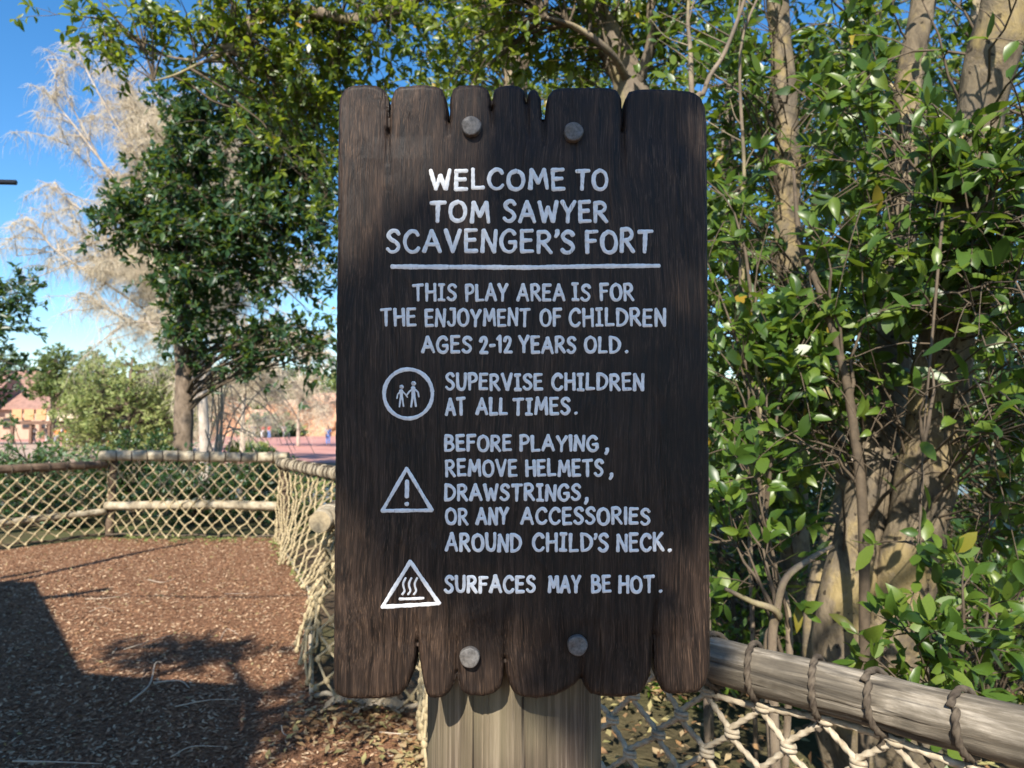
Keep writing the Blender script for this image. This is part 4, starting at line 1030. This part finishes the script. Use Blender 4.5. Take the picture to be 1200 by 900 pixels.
# bare winter trees with drooping twigs
def bare_tree(name, base, H, spread, lab, seed, nlimb, ntw, mat, tmat, lean=0, rt=.2, droop=1.0, twl=(.6, 1.6), trw=.006, limbs=None, umin=.2):
    rs = np.random.RandomState(seed); root = empty(name, base, lab, 'tree')
    base = np.array(base, float)
    tr = cat(np.array([base, base+[lean*.2, 0, H*.3], base+[lean*.6, .1, H*.6], base+[lean, 0, H*.95]]), 8)
    V, F = tube(tr, np.linspace(rt, rt*.2, len(tr)), 12); mk('trunk', V, F, mat, root)
    paths = []
    for k in range(nlimb):
        if limbs and k < len(limbs): tgt = np.array(limbs[k]); a = tr[int((.25+.5*rs.uniform())*len(tr))]
        else:
            u = rs.uniform(umin, .98); a = tr[int(u*(len(tr)-1))]; an = rs.uniform(0, 2*PI); rr_ = spread*(1.15-u*.75)*rs.uniform(.6, 1.1)
            tgt = a+np.array([math.cos(an)*rr_, math.sin(an)*rr_*.7, rr_*rs.uniform(.05, .75)])
        ln = np.linalg.norm(tgt-a); pt = np.array([a, a*.65+tgt*.35+[0, 0, ln*.10]+rs.normal(size=3)*.05*ln, a*.3+tgt*.7+[0, 0, ln*.07]+rs.normal(size=3)*.05*ln, tgt])
        pp = cat(pt, 6); paths.append(pp); V, F = tube(pp, np.linspace(rt*.32, .012, len(pp)), 6); mk('limb', V, F, mat, root)
    PPt = np.stack(paths)      # (nlimb, m, 3)
    # second order
    K = nlimb*16; bi = np.repeat(np.arange(nlimb), 16); m = PPt.shape[1]; ix = rs.randint(int(m*.2), m, K); s0 = PPt[bi, ix]
    d = norm(rnd_dir(K, rs)+np.array([0, 0, .35])+norm(s0-tr[len(tr)//2])*.7); ln = rs.uniform(.12, .34, K)[:, None]*spread
    s5 = np.linspace(0, 1, 5)[None, :, None]
    p2 = s0[:, None]+d[:, None]*ln[:, None]*s5-np.array([0, 0, 1.])*(ln[:, None]*.35*droop*s5**2)+rs.normal(size=(K, 5, 3))*.03*ln[:, None]*s5
    V, F = tubes_batch(p2, np.broadcast_to(np.linspace(.022, .008, 5)*(rt/.2)**.5, (K, 5)), 4); o = mk('branches', V, F, mat, root); o['kind'] = 'stuff'
    # fine twigs
    N = ntw; bi = rs.randint(0, K, N); ix = rs.randint(1, 5, N); s0 = p2[bi, ix]
    d = norm(rnd_dir(N, rs)*.9+np.array([0, 0, .1])); ln = rs.uniform(*twl, N)[:, None]
    s4 = np.linspace(0, 1, 4)[None, :, None]
    p3 = s0[:, None]+d[:, None]*ln[:, None]*s4*np.array([.6, .6, .6])-np.array([0, 0, 1.])*(ln[:, None]*.75*droop*s4**1.6)+rs.normal(size=(N, 4, 3))*.04*s4
    V, F = tubes_batch(p3, np.full((N, 4), trw)*np.array([1, .9, .7, .4])[None], 3); o = mk('fine_twigs', V, F, tmat, root); o['kind'] = 'stuff'
    return root
b0 = gnd(246, 26)
bare_tree('bare_tree', b0+[0, 0, -.0], 15.5, 5.2, 'tall pale bare tree with drooping winter twigs against the blue sky', 311, 90, 85000, M['bark_p'], M['twig_t'], lean=-1.2, rt=.22,
   twl=(.35, 1.0), trw=.0050, droop=.75, umin=.5, limbs=[P(60, 115, 25), P(70, 265, 25), P(60, 215, 25), P(110, 90, 25), P(40, 260, 25), P(150, 160, 25), P(100, 320, 25), P(170, 90, 25), P(130, 60, 25), P(300, 60, 26), P(80, 170, 24), P(30, 330, 25), P(55, 70, 25), P(20, 300, 25), P(90, 60, 25), P(190, 330, 25), P(120, 360, 25), P(330, 60, 26)])
bare_tree('bare_tree', gnd(285, 40), 8.5, 4.5, 'low tan leafless tree tangle behind the evergreen trunk', 312, 22, 9000, M['bark_p'], M['twig_t'], rt=.16, twl=(.5, 1.2), trw=.011, droop=.5)
bare_tree('bare_tree', gnd(350, 62), 9.5, 5.0, 'far bare tree close to the left edge of the board', 313, 18, 6000, M['bark_p'], M['twig_t'], rt=.16, twl=(.6, 1.4), trw=.015, droop=.4)
# dead arching branches near the evergreen trunk
da = empty('dead_bush', gnd(250, 13.5), 'tangle of arching silver dead branches right of the evergreen trunk', 'bush')
rs = np.random.RandomState(9)
for k in range(14):
    a = gnd(250, 13.5)+[rs.normal()*.15, rs.normal()*.1, 0]; an = rs.uniform(-.5, 1.0); R_ = rs.uniform(.5, 1.5); Hh = rs.uniform(1.4, 2.9)
    pt = np.array([a, a+[R_*.1*math.cos(an), 0, Hh*.6], a+[R_*.45*math.cos(an*2), rs.normal()*.2, Hh], a+[R_*1.0*math.cos(an*2), rs.normal()*.3, Hh*.85], a+[R_*1.4*math.cos(an*2), rs.normal()*.4, Hh*.45]])
    V, F = tube(cat(pt, 6), np.linspace(.018, .005, 25), 5); mk('branch', V, F, M['bark_p'], da)

# leafy bushes right beyond the far fence
def bush(px, Y, r, H, lm, lab, seed, ls=.09, nb=60, nm='bush', z=None):
    b0 = gnd(px, Y); x = b0[0]; b1 = b0.copy(); z0 = b0[2]
    return make_tree(nm, [(np.array([b0, [x, Y, z0+H*.35], [x+.1, Y, z0+H*.6]]), [.03, .025, .015])], [(x, Y, z0+H*.55, r, r*.7, H*.45, 1), (x+r*.5, Y, z0+H*.4, r*.6, r*.5, H*.35, .5), (x-r*.5, Y, z0+H*.4, r*.6, r*.5, H*.35, .5)], nb, 5, 9, ls,
        M['twig'], M[lm], lab, 'bush', seed, 'bushes beyond the far fence', tmpl=LT1, stemname='stem')
bush(25, 11.5, 1.25, 1.65, 'leaf_b', 'pale grey green bush at the left edge behind the dark rail', 321, .085, 110)
bush(105, 12.2, .7, .8, 'leaf_b', 'grey green bush left of the evergreen behind the fence corner', 322, .09, 60)
bush(160, 12.0, .7, 1.6, 'leaf_d', 'dark green bush just left of the evergreen trunk', 323, .10, 70)
bush(230, 11.2, .8, 1.0, 'leaf_d', 'dark low bush showing through the back net under the evergreen', 324, .09, 60)
bush(300, 11.4, .6, 1.1, 'leaf_d', 'dark bush behind the far fence corner', 325, .09, 50)
bush(365, 10.8, .55, .75, 'leaf_w', 'light green bush showing through the receding net', 326, .08, 45)
bush(60, 10.9, 1.0, .8, 'leaf_d', 'low dark bush behind the net at the far left', 327, .08, 60)
bush(120, 20, 2.4, 2.6, 'leaf_d', 'broad shaded bush on the far side of the river bank at left', 328, .16, 70)
# evergreen shrub reaching in at the left edge
b0 = gnd(-60, 13)
make_tree('evergreen_tree', [(np.vstack([b0, st((-60, 450, 13), (-50, 330, 13), (-40, 250, 13))]), [.12, .1, .07, .03])], [E_(-40, 370, 13, 1.0, .8, .95, 2), E_(5, 345, 13, .5, .4, .35, 1), E_(-10, 440, 13, .5, .5, .4, 1)],
   90, 5, 9, .13, M['bark_d'], M['leaf_d'], 'dark evergreen tree cut off by the left edge of the photo', 'tree', 331, tmpl=LT1, tlen=(.2, .5))

#SECTION_FAR
# ------------------------------------------------------------------ across the river
def far_tree(px, Y, H, r, lm, lab, seed, shape='round', ls=.42, nb=60, bm='bark_d'):
    b0 = gnd(px, Y); x = b0[0]; z0 = b0[2]
    if shape == 'round': el = [(x, Y, z0+H*.58, r, r, H*.42, 1.4), (x-.4*r, Y, z0+H*.32, r*.8, r*.7, H*.28, .8)]
    elif shape == 'pine': el = [(x, Y, z0+H*.82, r*.6, r*.6, H*.16, 1), (x-.3*r, Y, z0+H*.62, r, r, H*.12, 1), (x+.4*r, Y, z0+H*.5, r*.9, r*.9, H*.09, .8)]
    else: el = [(x, Y, z0+H*.45, r, r, H*.45, 2), (x-.6*r, Y, z0+H*.35, r*.7, r*.7, H*.35, 1), (x+.6*r, Y, z0+H*.38, r*.7, r*.7, H*.38, 1)]
    return make_tree('distant_tree', [(np.array([b0, [x, Y, z0+H*.4], [x+.2, Y, z0+H*.85]]), [.028*H, .022*H, .008*H])], el, nb, 7, 10, ls, M[bm], M[lm], lab, 'tree', seed, 'trees across the river', tmpl=LT1, tlen=(.4, 1.3), rb=.03)
far_tree(62, 70, 9.3, 2.6, 'leaf_f', 'tall thin pine across the river before the red roofed building', 341, 'pine', .35, 70)
far_tree(22, 95, 11.5, 4.5, 'leaf_f', 'yellow green tree far left above the roofs', 342, 'round', .5)
far_tree(150, 44, 7.0, 3.6, 'leaf_w', 'pale willowy green tree across the river in the middle distance', 343, 'wide', .30, 130)
far_tree(118, 60, 8.0, 2.8, 'leaf_w', 'smaller willowy green tree beside the pine', 344, 'wide', .3, 80)
far_tree(195, 52, 6.4, 2.2, 'leaf_w', 'pale green tree partly behind the evergreen trunk', 345, 'wide', .3, 80)
far_tree(105, 110, 13, 5, 'leaf_f', 'far round tree between the pine and the bare tree', 346, 'round', .6)
far_tree(-40, 90, 14, 5.5, 'leaf_f', 'far dark green tree at the extreme left', 347, 'round', .55)
for k, (px, lab) in enumerate([(200, 'distant rounded tree on the horizon right behind the evergreen trunk'), (270, 'distant rounded tree behind the low tan bare trees'), (330, 'distant rounded tree above the orange rocks'),
      (390, 'distant rounded tree at the left edge of the board'), (450, None), (500, None), (560, None), (620, None), (680, None), (750, None), (-120, 'distant rounded tree beyond the far left buildings'), (820, None), (900, None), (980, None), (1060, None), (1150, None), (1250, None), (1340, None), (1440, None), (1560, None)]):
    far_tree(px, 125+8*math.sin(k*2.1), 12+2*math.sin(k*1.7), 6.5, 'leaf_f' if k % 3 else 'leaf_w', lab or 'distant tree screened by the board or the foliage right of it', 350+k, 'round', .8, 55)

N = 52000; x = RS.uniform(-230, 260, N); y = RS.uniform(138, 170, N); tp_ = 8.5+3*vnoise(x*.11, y*.05, 31)+1.8*vnoise(x*.45, y*.2, 32)
z = height(x, y)+tp_*RS.uniform(0, 1, N)**.7; pw = np.stack([x, y, z], 1)
wood = leaves_mesh('far_wood', pw, leaf_basis(pw, rnd_dir(N, RS), norm(np.array([-.1, -.7, .7])+rnd_dir(N, RS)*.7)), RS.uniform(.8, 1.7, N), M['leaf_f'], None, LT1)
tag(wood, 'far belt of green woodland closing the horizon across the river', 'wood', kind='stuff')
# plaza, rocks, planting
t = NT('pink paving', .8, .3); t.col(t.ramp(t.noise(.6, None, 7), [(.3, (.38, .17, .14)), (.7, (.50, .26, .21))]))
def sheet(name, pts, z, mat):
    V = [[x, y, float(height(x, y))+z] for x, y in pts]; return tag(mk(name, V, [list(range(len(pts)))], mat, smooth=False), kind='structure')
sheet('pavement', [(-60, 39), (6, 39), (12, 96), (-90, 96)], .012, t.m)
t = NT('tan path', .8, .3); t.col(t.ramp(t.noise(.5, None, 7), [(.3, (.36, .25, .19)), (.7, (.46, .34, .26))]))
sheet('path', [(-60, 39), (-15.5, 39), (-27, 70), (-90, 80)], .020, t.m)
M['rock'] = m_plain('orange red rock', (.48, .26, .15), .85, 1.6, .45, .12)
M['rockp'] = m_plain('pale salmon rock', (.52, .33, .23), .85, 1.6, .4, .12)
def rock(px, Y, wd, hg, lab, seed, mt='rock'):
    rs = np.random.RandomState(seed); b0 = gnd(px, Y)
    n1, n2 = 20, 12; V = []
    for i in range(n2):
        ph = i/(n2-1)*PI/2
        for j in range(n1):
            a = 2*PI*j/n1
            r = 1+.22*math.sin(3*a+seed)+.16*math.sin(5*a+2*i*.6+seed*2)+.10*math.sin(9*a-i+seed)
            st_ = hg*(round(math.sin(ph)*5+.2*math.sin(a*3))/5*.6+math.sin(ph)*.4)
            V.append([b0[0]+wd/2*r*math.cos(ph)**.6*math.cos(a), Y+wd*.35*r*math.cos(ph)**.6*math.sin(a), b0[2]+max(0, st_)])
    F = [[i*n1+j, i*n1+(j+1) % n1, (i+1)*n1+(j+1) % n1, (i+1)*n1+j] for i in range(n2-1) for j in range(n1)]
    o = mk('rock', V, F, M[mt], None, False); tag(o, lab, 'rock', 'rocks across the river')
for k, (px, Y, wd, hg, mt, lab) in enumerate([(266, 97, 4.2, 5.2, 'rock', 'tall orange rock just right of the grey trunk'), (282, 98, 3.8, 4.2, 'rock', 'orange rock right of the tall one'), (248, 99, 3, 3.4, 'rock', 'small orange rock between the two tree trunks'),
     (300, 101, 4.5, 3.6, 'rockp', 'pale low rock behind the grey shrub'), (326, 103, 5, 4.4, 'rock', 'orange rock rising above the grey shrub'), (345, 104, 6, 5.0, 'rockp', 'wide salmon rock behind the red plaza'), (368, 102, 6, 5.0, 'rock', 'large orange rock by the edge of the board'),
     (385, 104, 6, 6, 'rockp', 'tallest pale rock at the board edge'), (188, 80, 3.2, 2.8, 'rock', 'orange rock under the willowy trees'), (410, 104, 8, 6, 'rock', 'orange rock hidden partly by the board'), (150, 97, 5, 3.5, 'rockp', 'salmon rock far behind the willowy trees')]):
    rock(px, Y, wd, hg, lab, 400+k, mt)
def tuft(px, Y, r, H, lab, seed, mt='leaf_b', n=160):
    rs = np.random.RandomState(seed); b0 = gnd(px, Y); root = empty('spiky_shrub', b0, lab, 'shrub', 'planting round the far plaza')
    a = rs.uniform(0, 2*PI, n); e = rs.uniform(.2, 1.4, n); d = np.stack([np.cos(a)*np.cos(e), np.sin(a)*np.cos(e), np.sin(e)], 1)
    p = b0+[0, 0, .1]+np.stack([np.cos(a)*r*.4*rs.uniform(0, 1, n), np.sin(a)*r*.4, 0*a], 1); B = leaf_basis(p, d, norm(np.array([0, -1, .6])+rnd_dir(n, rs)*.3))
    leaves_mesh('blades', p, B, H*rs.uniform(.6, 1.1, n), M[mt], root, LT1, True)
tuft(312, 92, 3, 3.0, 'grey green spiky shrub behind the people in red', 501); tuft(322, 94, 2.5, 3.2, 'second grey spiky shrub beside the taller orange rock', 502); tuft(340, 96, 2, 2.2, 'tan spiky shrub right of the grey ones', 503, 'leaf_w')
tuft(302, 52, 1.4, .8, 'low yellow green clump before the red plaza', 504, 'leaf_w'); tuft(285, 50, 1.2, 1.0, 'green clump left of the yellow green one', 505, 'leaf_f')

# buildings
M['adobe'] = m_plain('pink tan adobe', (.42, .30, .22), .85, 1.5, .2, .02)
M['cream'] = m_plain('cream plaster', (.60, .48, .37), .85, 1.5, .15)
M['roof'] = m_plain('faded red roof', (.30, .17, .13), .8, 2, .3, .02)
M['dark'] = m_plain('dark window', (.03, .03, .035), .3, 3, .2)
M['brown'] = m_plain('brown timber', (.16, .09, .06), .8, 8, .4)
M['orange'] = m_plain('orange canvas', (.55, .28, .14), .8, 4, .15)
M['canvas'] = m_plain('pale canvas', (.78, .62, .45), .8, 4, .1)
def house(px, Y, w_, d_, h_, rh, lab, wall='adobe', nw=3, chim=False):
    b0 = gnd(px, Y); z0 = b0[2]-.1; x = b0[0]; root = empty('building', b0, lab, 'building', 'buildings across the river')
    mb = MB(); mb.box((x, Y, z0+h_/2), (w_, d_, h_)); mb.obj('wall', M[wall], root, False)
    e = .5; V = [[x-w_/2-e, Y-d_/2-e, z0+h_+.05], [x+w_/2+e, Y-d_/2-e, z0+h_+.05], [x+w_/2+e, Y+d_/2+e, z0+h_+.05], [x-w_/2-e, Y+d_/2+e, z0+h_+.05], [x-w_/2-e, Y, z0+h_+rh], [x+w_/2+e, Y, z0+h_+rh]]
    V += [[v[0], v[1], v[2]-.18] for v in V[:4]]
    mk('roof', V, [[0, 1, 5, 4], [2, 3, 4, 5], [0, 4, 3], [1, 2, 5], [0, 6, 7, 1], [1, 7, 8, 2], [2, 8, 9, 3], [3, 9, 6, 0], [6, 9, 8, 7]], M['roof'], root, False)
    for k in range(nw):
        wx = x-w_/2+(k+.5)*w_/nw; mb = MB(); mb.box((wx, Y-d_/2-.03, z0+h_*.55), (w_/nw*.42, .14, h_*.34)); f = mb.obj('window', M['brown'], root, False)
        mb = MB(); mb.box((wx, Y-d_/2-.115, z0+h_*.55), (w_/nw*.34, .04, h_*.28)); mb.obj('pane', M['dark'], f, False)
    mb = MB(); mb.box((x+w_*.3, Y-d_/2-.04, z0+1.05), (1.0, .12, 2.1)); mb.obj('door', M['brown'], root, False)
    if chim: mb = MB(); mb.box((x-w_*.2, Y+.3, z0+h_+rh*.8), (.7, .7, 1.6)); mb.obj('chimney', M['adobe'], root, False)
    return root
house(18, 92, 9, 7, 4.2, 4.2, 'tall adobe building with steep red gable behind the pine', 'adobe', 4, True)
house(52, 86, 6.5, 6, 3.6, 2.0, 'long adobe wing with dull red roof right of the gable', 'adobe', 3)
house(78, 80, 1.9, 4, 3.8, .8, 'narrow sunlit cream cabin at the right end of the roofs', 'cream', 1)
house(-35, 85, 9, 7, 4.5, 3, 'adobe building cut off by the left edge', 'adobe', 3)
# deck with panels
b0 = gnd(30, 66); root = empty('timber_deck', b0, 'raised brown timber boardwalk deck with orange panels before the buildings', 'deck')
mb = MB(); mb.box((b0[0]-1, 66, 1.15), (8.5, 3, .28)); mb.obj('platform', M['brown'], root, False)
for k in range(6):
    mb = MB(); mb.box((b0[0]-5+k*1.6, 64.7, .2), (.22, .22, 1.7)); mb.obj('support_post', M['brown'], root, False)
for k in range(3):
    mb = MB(); mb.box((b0[0]+.1+k*1.05, 64.8, 1.85), (.85, .12, .95)); mb.obj('panel', M['orange'], root, False)
b0 = gnd(345, 55)
# umbrellas / awnings
def parasol(px, Y, r, zt, mt, lab):
    b0 = gnd(px, Y); root = empty('parasol', b0, lab, 'parasol', 'canvas parasols on the far bank'); x = b0[0]; z0 = b0[2]
    n = 8; V = [[x, Y, zt+.55]]+[[x+r*math.cos(2*PI*k/n), Y+r*math.sin(2*PI*k/n), zt] for k in range(n)]+[[x+r*math.cos(2*PI*k/n), Y+r*math.sin(2*PI*k/n), zt-.2] for k in range(n)]+[[x, Y, zt+.42]]
    F = [[0, 1+k, 1+(k+1) % n] for k in range(n)]+[[1+k, 9+k, 9+(k+1) % n, 1+(k+1) % n] for k in range(n)]+[[17, 9+(k+1) % n, 9+k] for k in range(n)]
    mk('canopy', V, F, M[mt], root, False); V, F = tube([[x, Y, z0], [x, Y, zt+.5]], .04, 6); mk('pole', V, F, M['brown'], root)
parasol(92, 68, 1.7, 1.75, 'canvas', 'large pale canvas parasol over the people at left'); parasol(106, 70, 1.4, 1.55, 'orange', 'orange canvas parasol right of the pale one'); parasol(155, 76, 1.2, 1.5, 'roof', 'dull red parasol under the willowy trees')
# lamp standards? none seen

# people on the far bank
def person_mesh(seed, stride=.18, arm=.1):
    """one continuous low-detail body by skinning a skeleton; returns evaluated meshes for body, shirt, trousers"""
    def skin(verts, edges, radii, root, name):
        me = bpy.data.meshes.new(name); me.from_pydata(verts, edges, []); ob = bpy.data.objects.new(name, me); COL.objects.link(ob)
        md = ob.modifiers.new('s', 'SKIN'); ob.modifiers.new('u', 'SUBSURF').levels = 1
        for k, r in enumerate(radii): me.skin_vertices[0].data[k].radius = r if isinstance(r, tuple) else (r, r)
        me.skin_vertices[0].data[root].use_root = True
        dg = bpy.context.evaluated_depsgraph_get(); ev = bpy.data.meshes.new_from_object(ob.evaluated_get(dg)); ev.name = name
        bpy.data.objects.remove(ob); ev.polygons.foreach_set('use_smooth', np.ones(len(ev.polygons), bool)); return ev
    s = stride
    v = [(0, 0, .95), (0, 0, 1.15), (0, 0, 1.36), (0, 0, 1.47), (0, -.01, 1.56), (0, -.01, 1.68),
         (-.09, 0, .90), (-.10, -s*.6, .50), (-.10, -s, .08), (-.10, -s-.14, .03), (.09, 0, .90), (.10, s*.4, .50), (.10, s, .09), (.10, s-.13, .03),
         (-.19, 0, 1.38), (-.24, arm, 1.12), (-.25, -.06, .88), (-.25, -.09, .78), (.19, 0, 1.38), (.24, -arm, 1.12), (.25, -.12, .88), (.25, -.14, .78)]
    e = [(0, 1), (1, 2), (2, 3), (3, 4), (4, 5), (0, 6), (6, 7), (7, 8), (8, 9), (0, 10), (10, 11), (11, 12), (12, 13), (2, 14), (14, 15), (15, 16), (16, 17), (2, 18), (18, 19), (19, 20), (20, 21)]
    r = [(.14, .10), (.13, .09), (.15, .10), .05, .085, .075, .085, .06, .04, .035, .085, .06, .04, .035, .055, .042, .032, .03, .055, .042, .032, .03]
    body = skin(v, e, r, 0, 'body')
    sv = [(0, 0, .92), (0, 0, 1.15), (0, 0, 1.38), (-.19, 0, 1.37), (-.23, arm*.8, 1.17), (.19, 0, 1.37), (.23, -arm*.8, 1.17)]
    shirt = skin(sv, [(0, 1), (1, 2), (2, 3), (3, 4), (2, 5), (5, 6)], [(.17, .13), (.16, .12), (.17, .12), .075, .065, .075, .065], 0, 'shirt')
    tv = [(0, 0, .96), (-.09, 0, .88), (-.10, -s*.55, .52), (-.10, -s*.9, .16), (.09, 0, .88), (.10, s*.35, .52), (.10, s*.85, .16)]
    tr_ = skin(tv, [(0, 1), (1, 2), (2, 3), (0, 4), (4, 5), (5, 6)], [(.155, .12), .105, .078, .062, .105, .078, .062], 0, 'trousers')
    hair = bpy.data.meshes.new('hair'); V = []; n = 10
    for i in range(5):
        ph = i/4*PI*.62
        for j in range(n): a = 2*PI*j/n; V.append((.098*math.sin(ph)*math.cos(a), .015+.112*math.sin(ph)*math.sin(a), 1.64+.115*math.cos(ph)))
    F = [[i*n+j, (i+1)*n+j, (i+1)*n+(j+1) % n, i*n+(j+1) % n] for i in range(4) for j in range(n)]; hair.from_pydata(V, [], F); hair.update()
    return body, shirt, tr_, hair
PM = [person_mesh(1, .18, .1), person_mesh(2, .03, .02), person_mesh(3, .26, .16)]
M['skin'] = m_plain('skin', (.50, .30, .22), .6, 30, .1); M['hair'] = m_plain('dark hair', (.05, .03, .02), .6, 30, .3)
def cloth(c): 
    k = 'cloth%s' % (c,)
    if k not in M: M[k] = m_plain('cloth', c, .85, 9, .15)
    return M[k]
RED, WHT, BLU, NVY, ORG, PNK, GRY, BLK = (.62, .06, .05), (.75, .74, .74), (.12, .25, .60), (.04, .06, .16), (.75, .25, .07), (.75, .32, .36), (.25, .25, .27), (.03, .03, .035)
def person(px, Y, rz, sh, tr_, lab, k=0, sc=1.0):
    b0 = gnd(px, Y); b0[2] = float(height(b0[0], Y))+.02
    root = empty('person', b0, lab, 'person', 'people walking on the far bank'); root.rotation_euler = (0, 0, rz); root.scale = (sc,)*3
    for nm, me, mt in zip(('body', 'shirt', 'trousers', 'hair'), PM[k % 3], (M['skin'], cloth(sh), cloth(tr_), M['hair'])):
        if not me.materials: me.materials.append(mt)
        o = bpy.data.objects.new(nm, me); COL.objects.link(o); o.parent = root; o.material_slots[0].link = 'OBJECT'; o.material_slots[0].material = mt
for a in [(308, 84, .4, RED, WHT, 'person in red shirt and white trousers on the red plaza'), (316, 82, 2.8, RED, BLU, 'person in red shirt and blue trousers, right of the one in white trousers'), (333, 84, 1.2, WHT, GRY, 'person in white shirt alone in the middle of the plaza'),
          (288, 86, 1.9, NVY, BLK, 'person in navy leftmost of the group by the orange rocks'), (293, 87, 5., RED, NVY, 'person in red and navy inside the group by the orange rocks'), (298, 86, .4, NVY, GRY, 'person in navy and grey at the right of the rocks group'),
          (385, 62, 3., BLU, BLU, 'person all in blue right beside the board edge'), (68, 60, .3, ORG, GRY, 'person in orange shirt left of the pale parasol'), (73, 61, 2., WHT, PNK, 'person in white shirt and pink trousers before the deck'), (81, 60, 1., ORG, WHT, 'person in orange shirt and white trousers under the parasol edge'),
          (87, 59, 4., WHT, PNK, 'person in white under the pale parasol'), (95, 62, 2.4, RED, GRY, 'person in red shirt at the middle of the pale parasol'), (120, 66, 1.3, BLU, WHT, 'person in blue shirt right of the orange parasol'), (130, 58, 3., PNK, RED, 'person in pink between the willowy trees and the dark bush'),
          (136, 57, 2.0, WHT, PNK, 'person in white and pink beside the one in pink'), (200, 70, .9, WHT, BLU, 'person in white shirt just left of the evergreen trunk'), (56, 66, 1.5, GRY, WHT, 'person in grey shirt beneath the deck'), (41, 67, 1.5, WHT, GRY, 'person in white shirt farthest left beneath the deck')]:
    person(*a, k=int(a[0]))

# ------------------------------------------------------------------ shelter of the fort at the left, its beam just in view, and the tree behind the photographer
sh = empty('timber_shelter', (-6.5, 1.0, 0), 'open timber shelter whose dark round beam end pokes in at the left edge', 'shelter')
rp_ = np.array([(-5.25, 3.55), (-3.36, 1.05), (-2.34, .86), (-2.04, -.10), (-1.9, -1.4), (-4.0, -3.5), (-9.5, -3.0), (-9.5, 3.3)])
# laid board by board
mb = MB(); V = [[x, y, 3.0] for x, y in rp_]+[[x, y, 3.07] for x, y in rp_]; n = len(rp_)
mk('roof', V, [list(range(n))[::-1], list(range(n, 2*n))]+[[k, (k+1) % n, n+(k+1) % n, n+k] for k in range(n)], M['brown'], sh, False)
for a, b, r in [((-5.6, 3.2, 2.94), (-4.78, 5.95, 2.94), .05), ((-5.9, 3.0, 2.8), (-5.5, 4.4, 2.8), .04), ((-5.2, 2.6, 2.94), (-4.35, 3.35, 2.94), .045), ((-6.0, 3.3, 2.71), (-2.37, 3.5, 2.675), .0125), ((-3.8, 1.4, 2.9), (-2.4, .5, 2.9), .06)]:
    V, F = tube([a, b], r, 12); mk('beam', V, F, M['dark'] if r < .02 else M['logdark'], sh)
for x, y in ((-5.3, 3.2), (-3.5, .95), (-2.3, -.3), (-9, -2.5), (-9, 3.0), (-4.2, -3.0)):
    V, F = tube([(x, y, -.1), (x, y, 2.99)], .09, 12); mk('post', V, F, M['logdark'], sh)
def sgn(px, py, t_):   # a point t_ metres towards the sun from a place on the sign
    return P(px, py, YS)+np.array([-.22, -1, .87])*t_
T_ = 4.2
spots = [(735, 330, .10, .26, 5), (690, 540, .15, .13, 3), (450, 490, .085, .11, 2.2), (665, 715, .06, .07, 1.0), (560, 440, .06, .07, 1.1), (690, 190, .06, .05, .8), (715, 640, .06, .08, 1.2)]
b0 = np.array([1.6, -6.6, 0]); el = []
for px, py, rx, rz, wt in spots:
    c = sgn(px, py, T_); el.append((c[0], c[1], c[2], rx, .18, rz, wt))
hub = sgn(660, 40, T_+.3)
make_tree('shade_tree', [(np.array([b0, b0+[-.1, .1, 3], b0+[-.1, .2, 6], b0+[-.2, .3, 9.2], b0+[-.4, .6, 10.5]]), [.2, .18, .15, .1, .05]), (np.array([b0+[-.2, .3, 9.0], b0+[-1.0, 1.6, 8.2], hub+[.3, -.3, .5], hub]), [.05, .04, .03, .02])],
   el, 95, 4, 5, .085, M['bark_g'], M['leaf_r'], 'leafy tree behind the photographer that dapples the board with shade', 'tree', 601, tlen=(.03, .09), umin=.93, rb=.008)
b0 = np.array([-1.2, -4.9, 0])
make_tree('shade_tree', [(np.array([b0, b0+[-.2, .1, 2.2], b0+[-.9, 1.4, 4.2], b0+[-1.4, 2.6, 5.2], b0+[-2.0, 3.6, 5.4]]), [.18, .15, .11, .06, .02])],
   [(-3.4, -.95, 5.2, .8, .22, .22, 1.2), (-2.2, -2.6, 6.6, .9, .8, .6, 1.5)],
   60, 5, 8, .085, M['bark_g'], M['leaf_r'], 'second leafy tree behind the photographer nearer the timber shelter', 'tree', 602, tlen=(.06, .2))
b0 = np.array([-9.0, 5.2, 0])
make_tree('shade_tree', [(np.array([b0, b0+[.2, -.1, 2.5], b0+[.8, -.4, 4.8], b0+[2.2, -1.0, 6.0], b0+[4.4, -1.3, 6.2]]), [.2, .17, .12, .07, .02])],
   [(-5.5, 3.9, 6.0, 1.5, .5, .4, 2), (-8.0, 4.6, 7.0, 1.6, 1.3, 1.0, 1)],
   60, 5, 7, .10, M['bark_g'], M['leaf_r'], 'leafy tree standing left of the timber shelter that dapples the far fence', 'tree', 603, tlen=(.08, .3), tmpl=LT1)
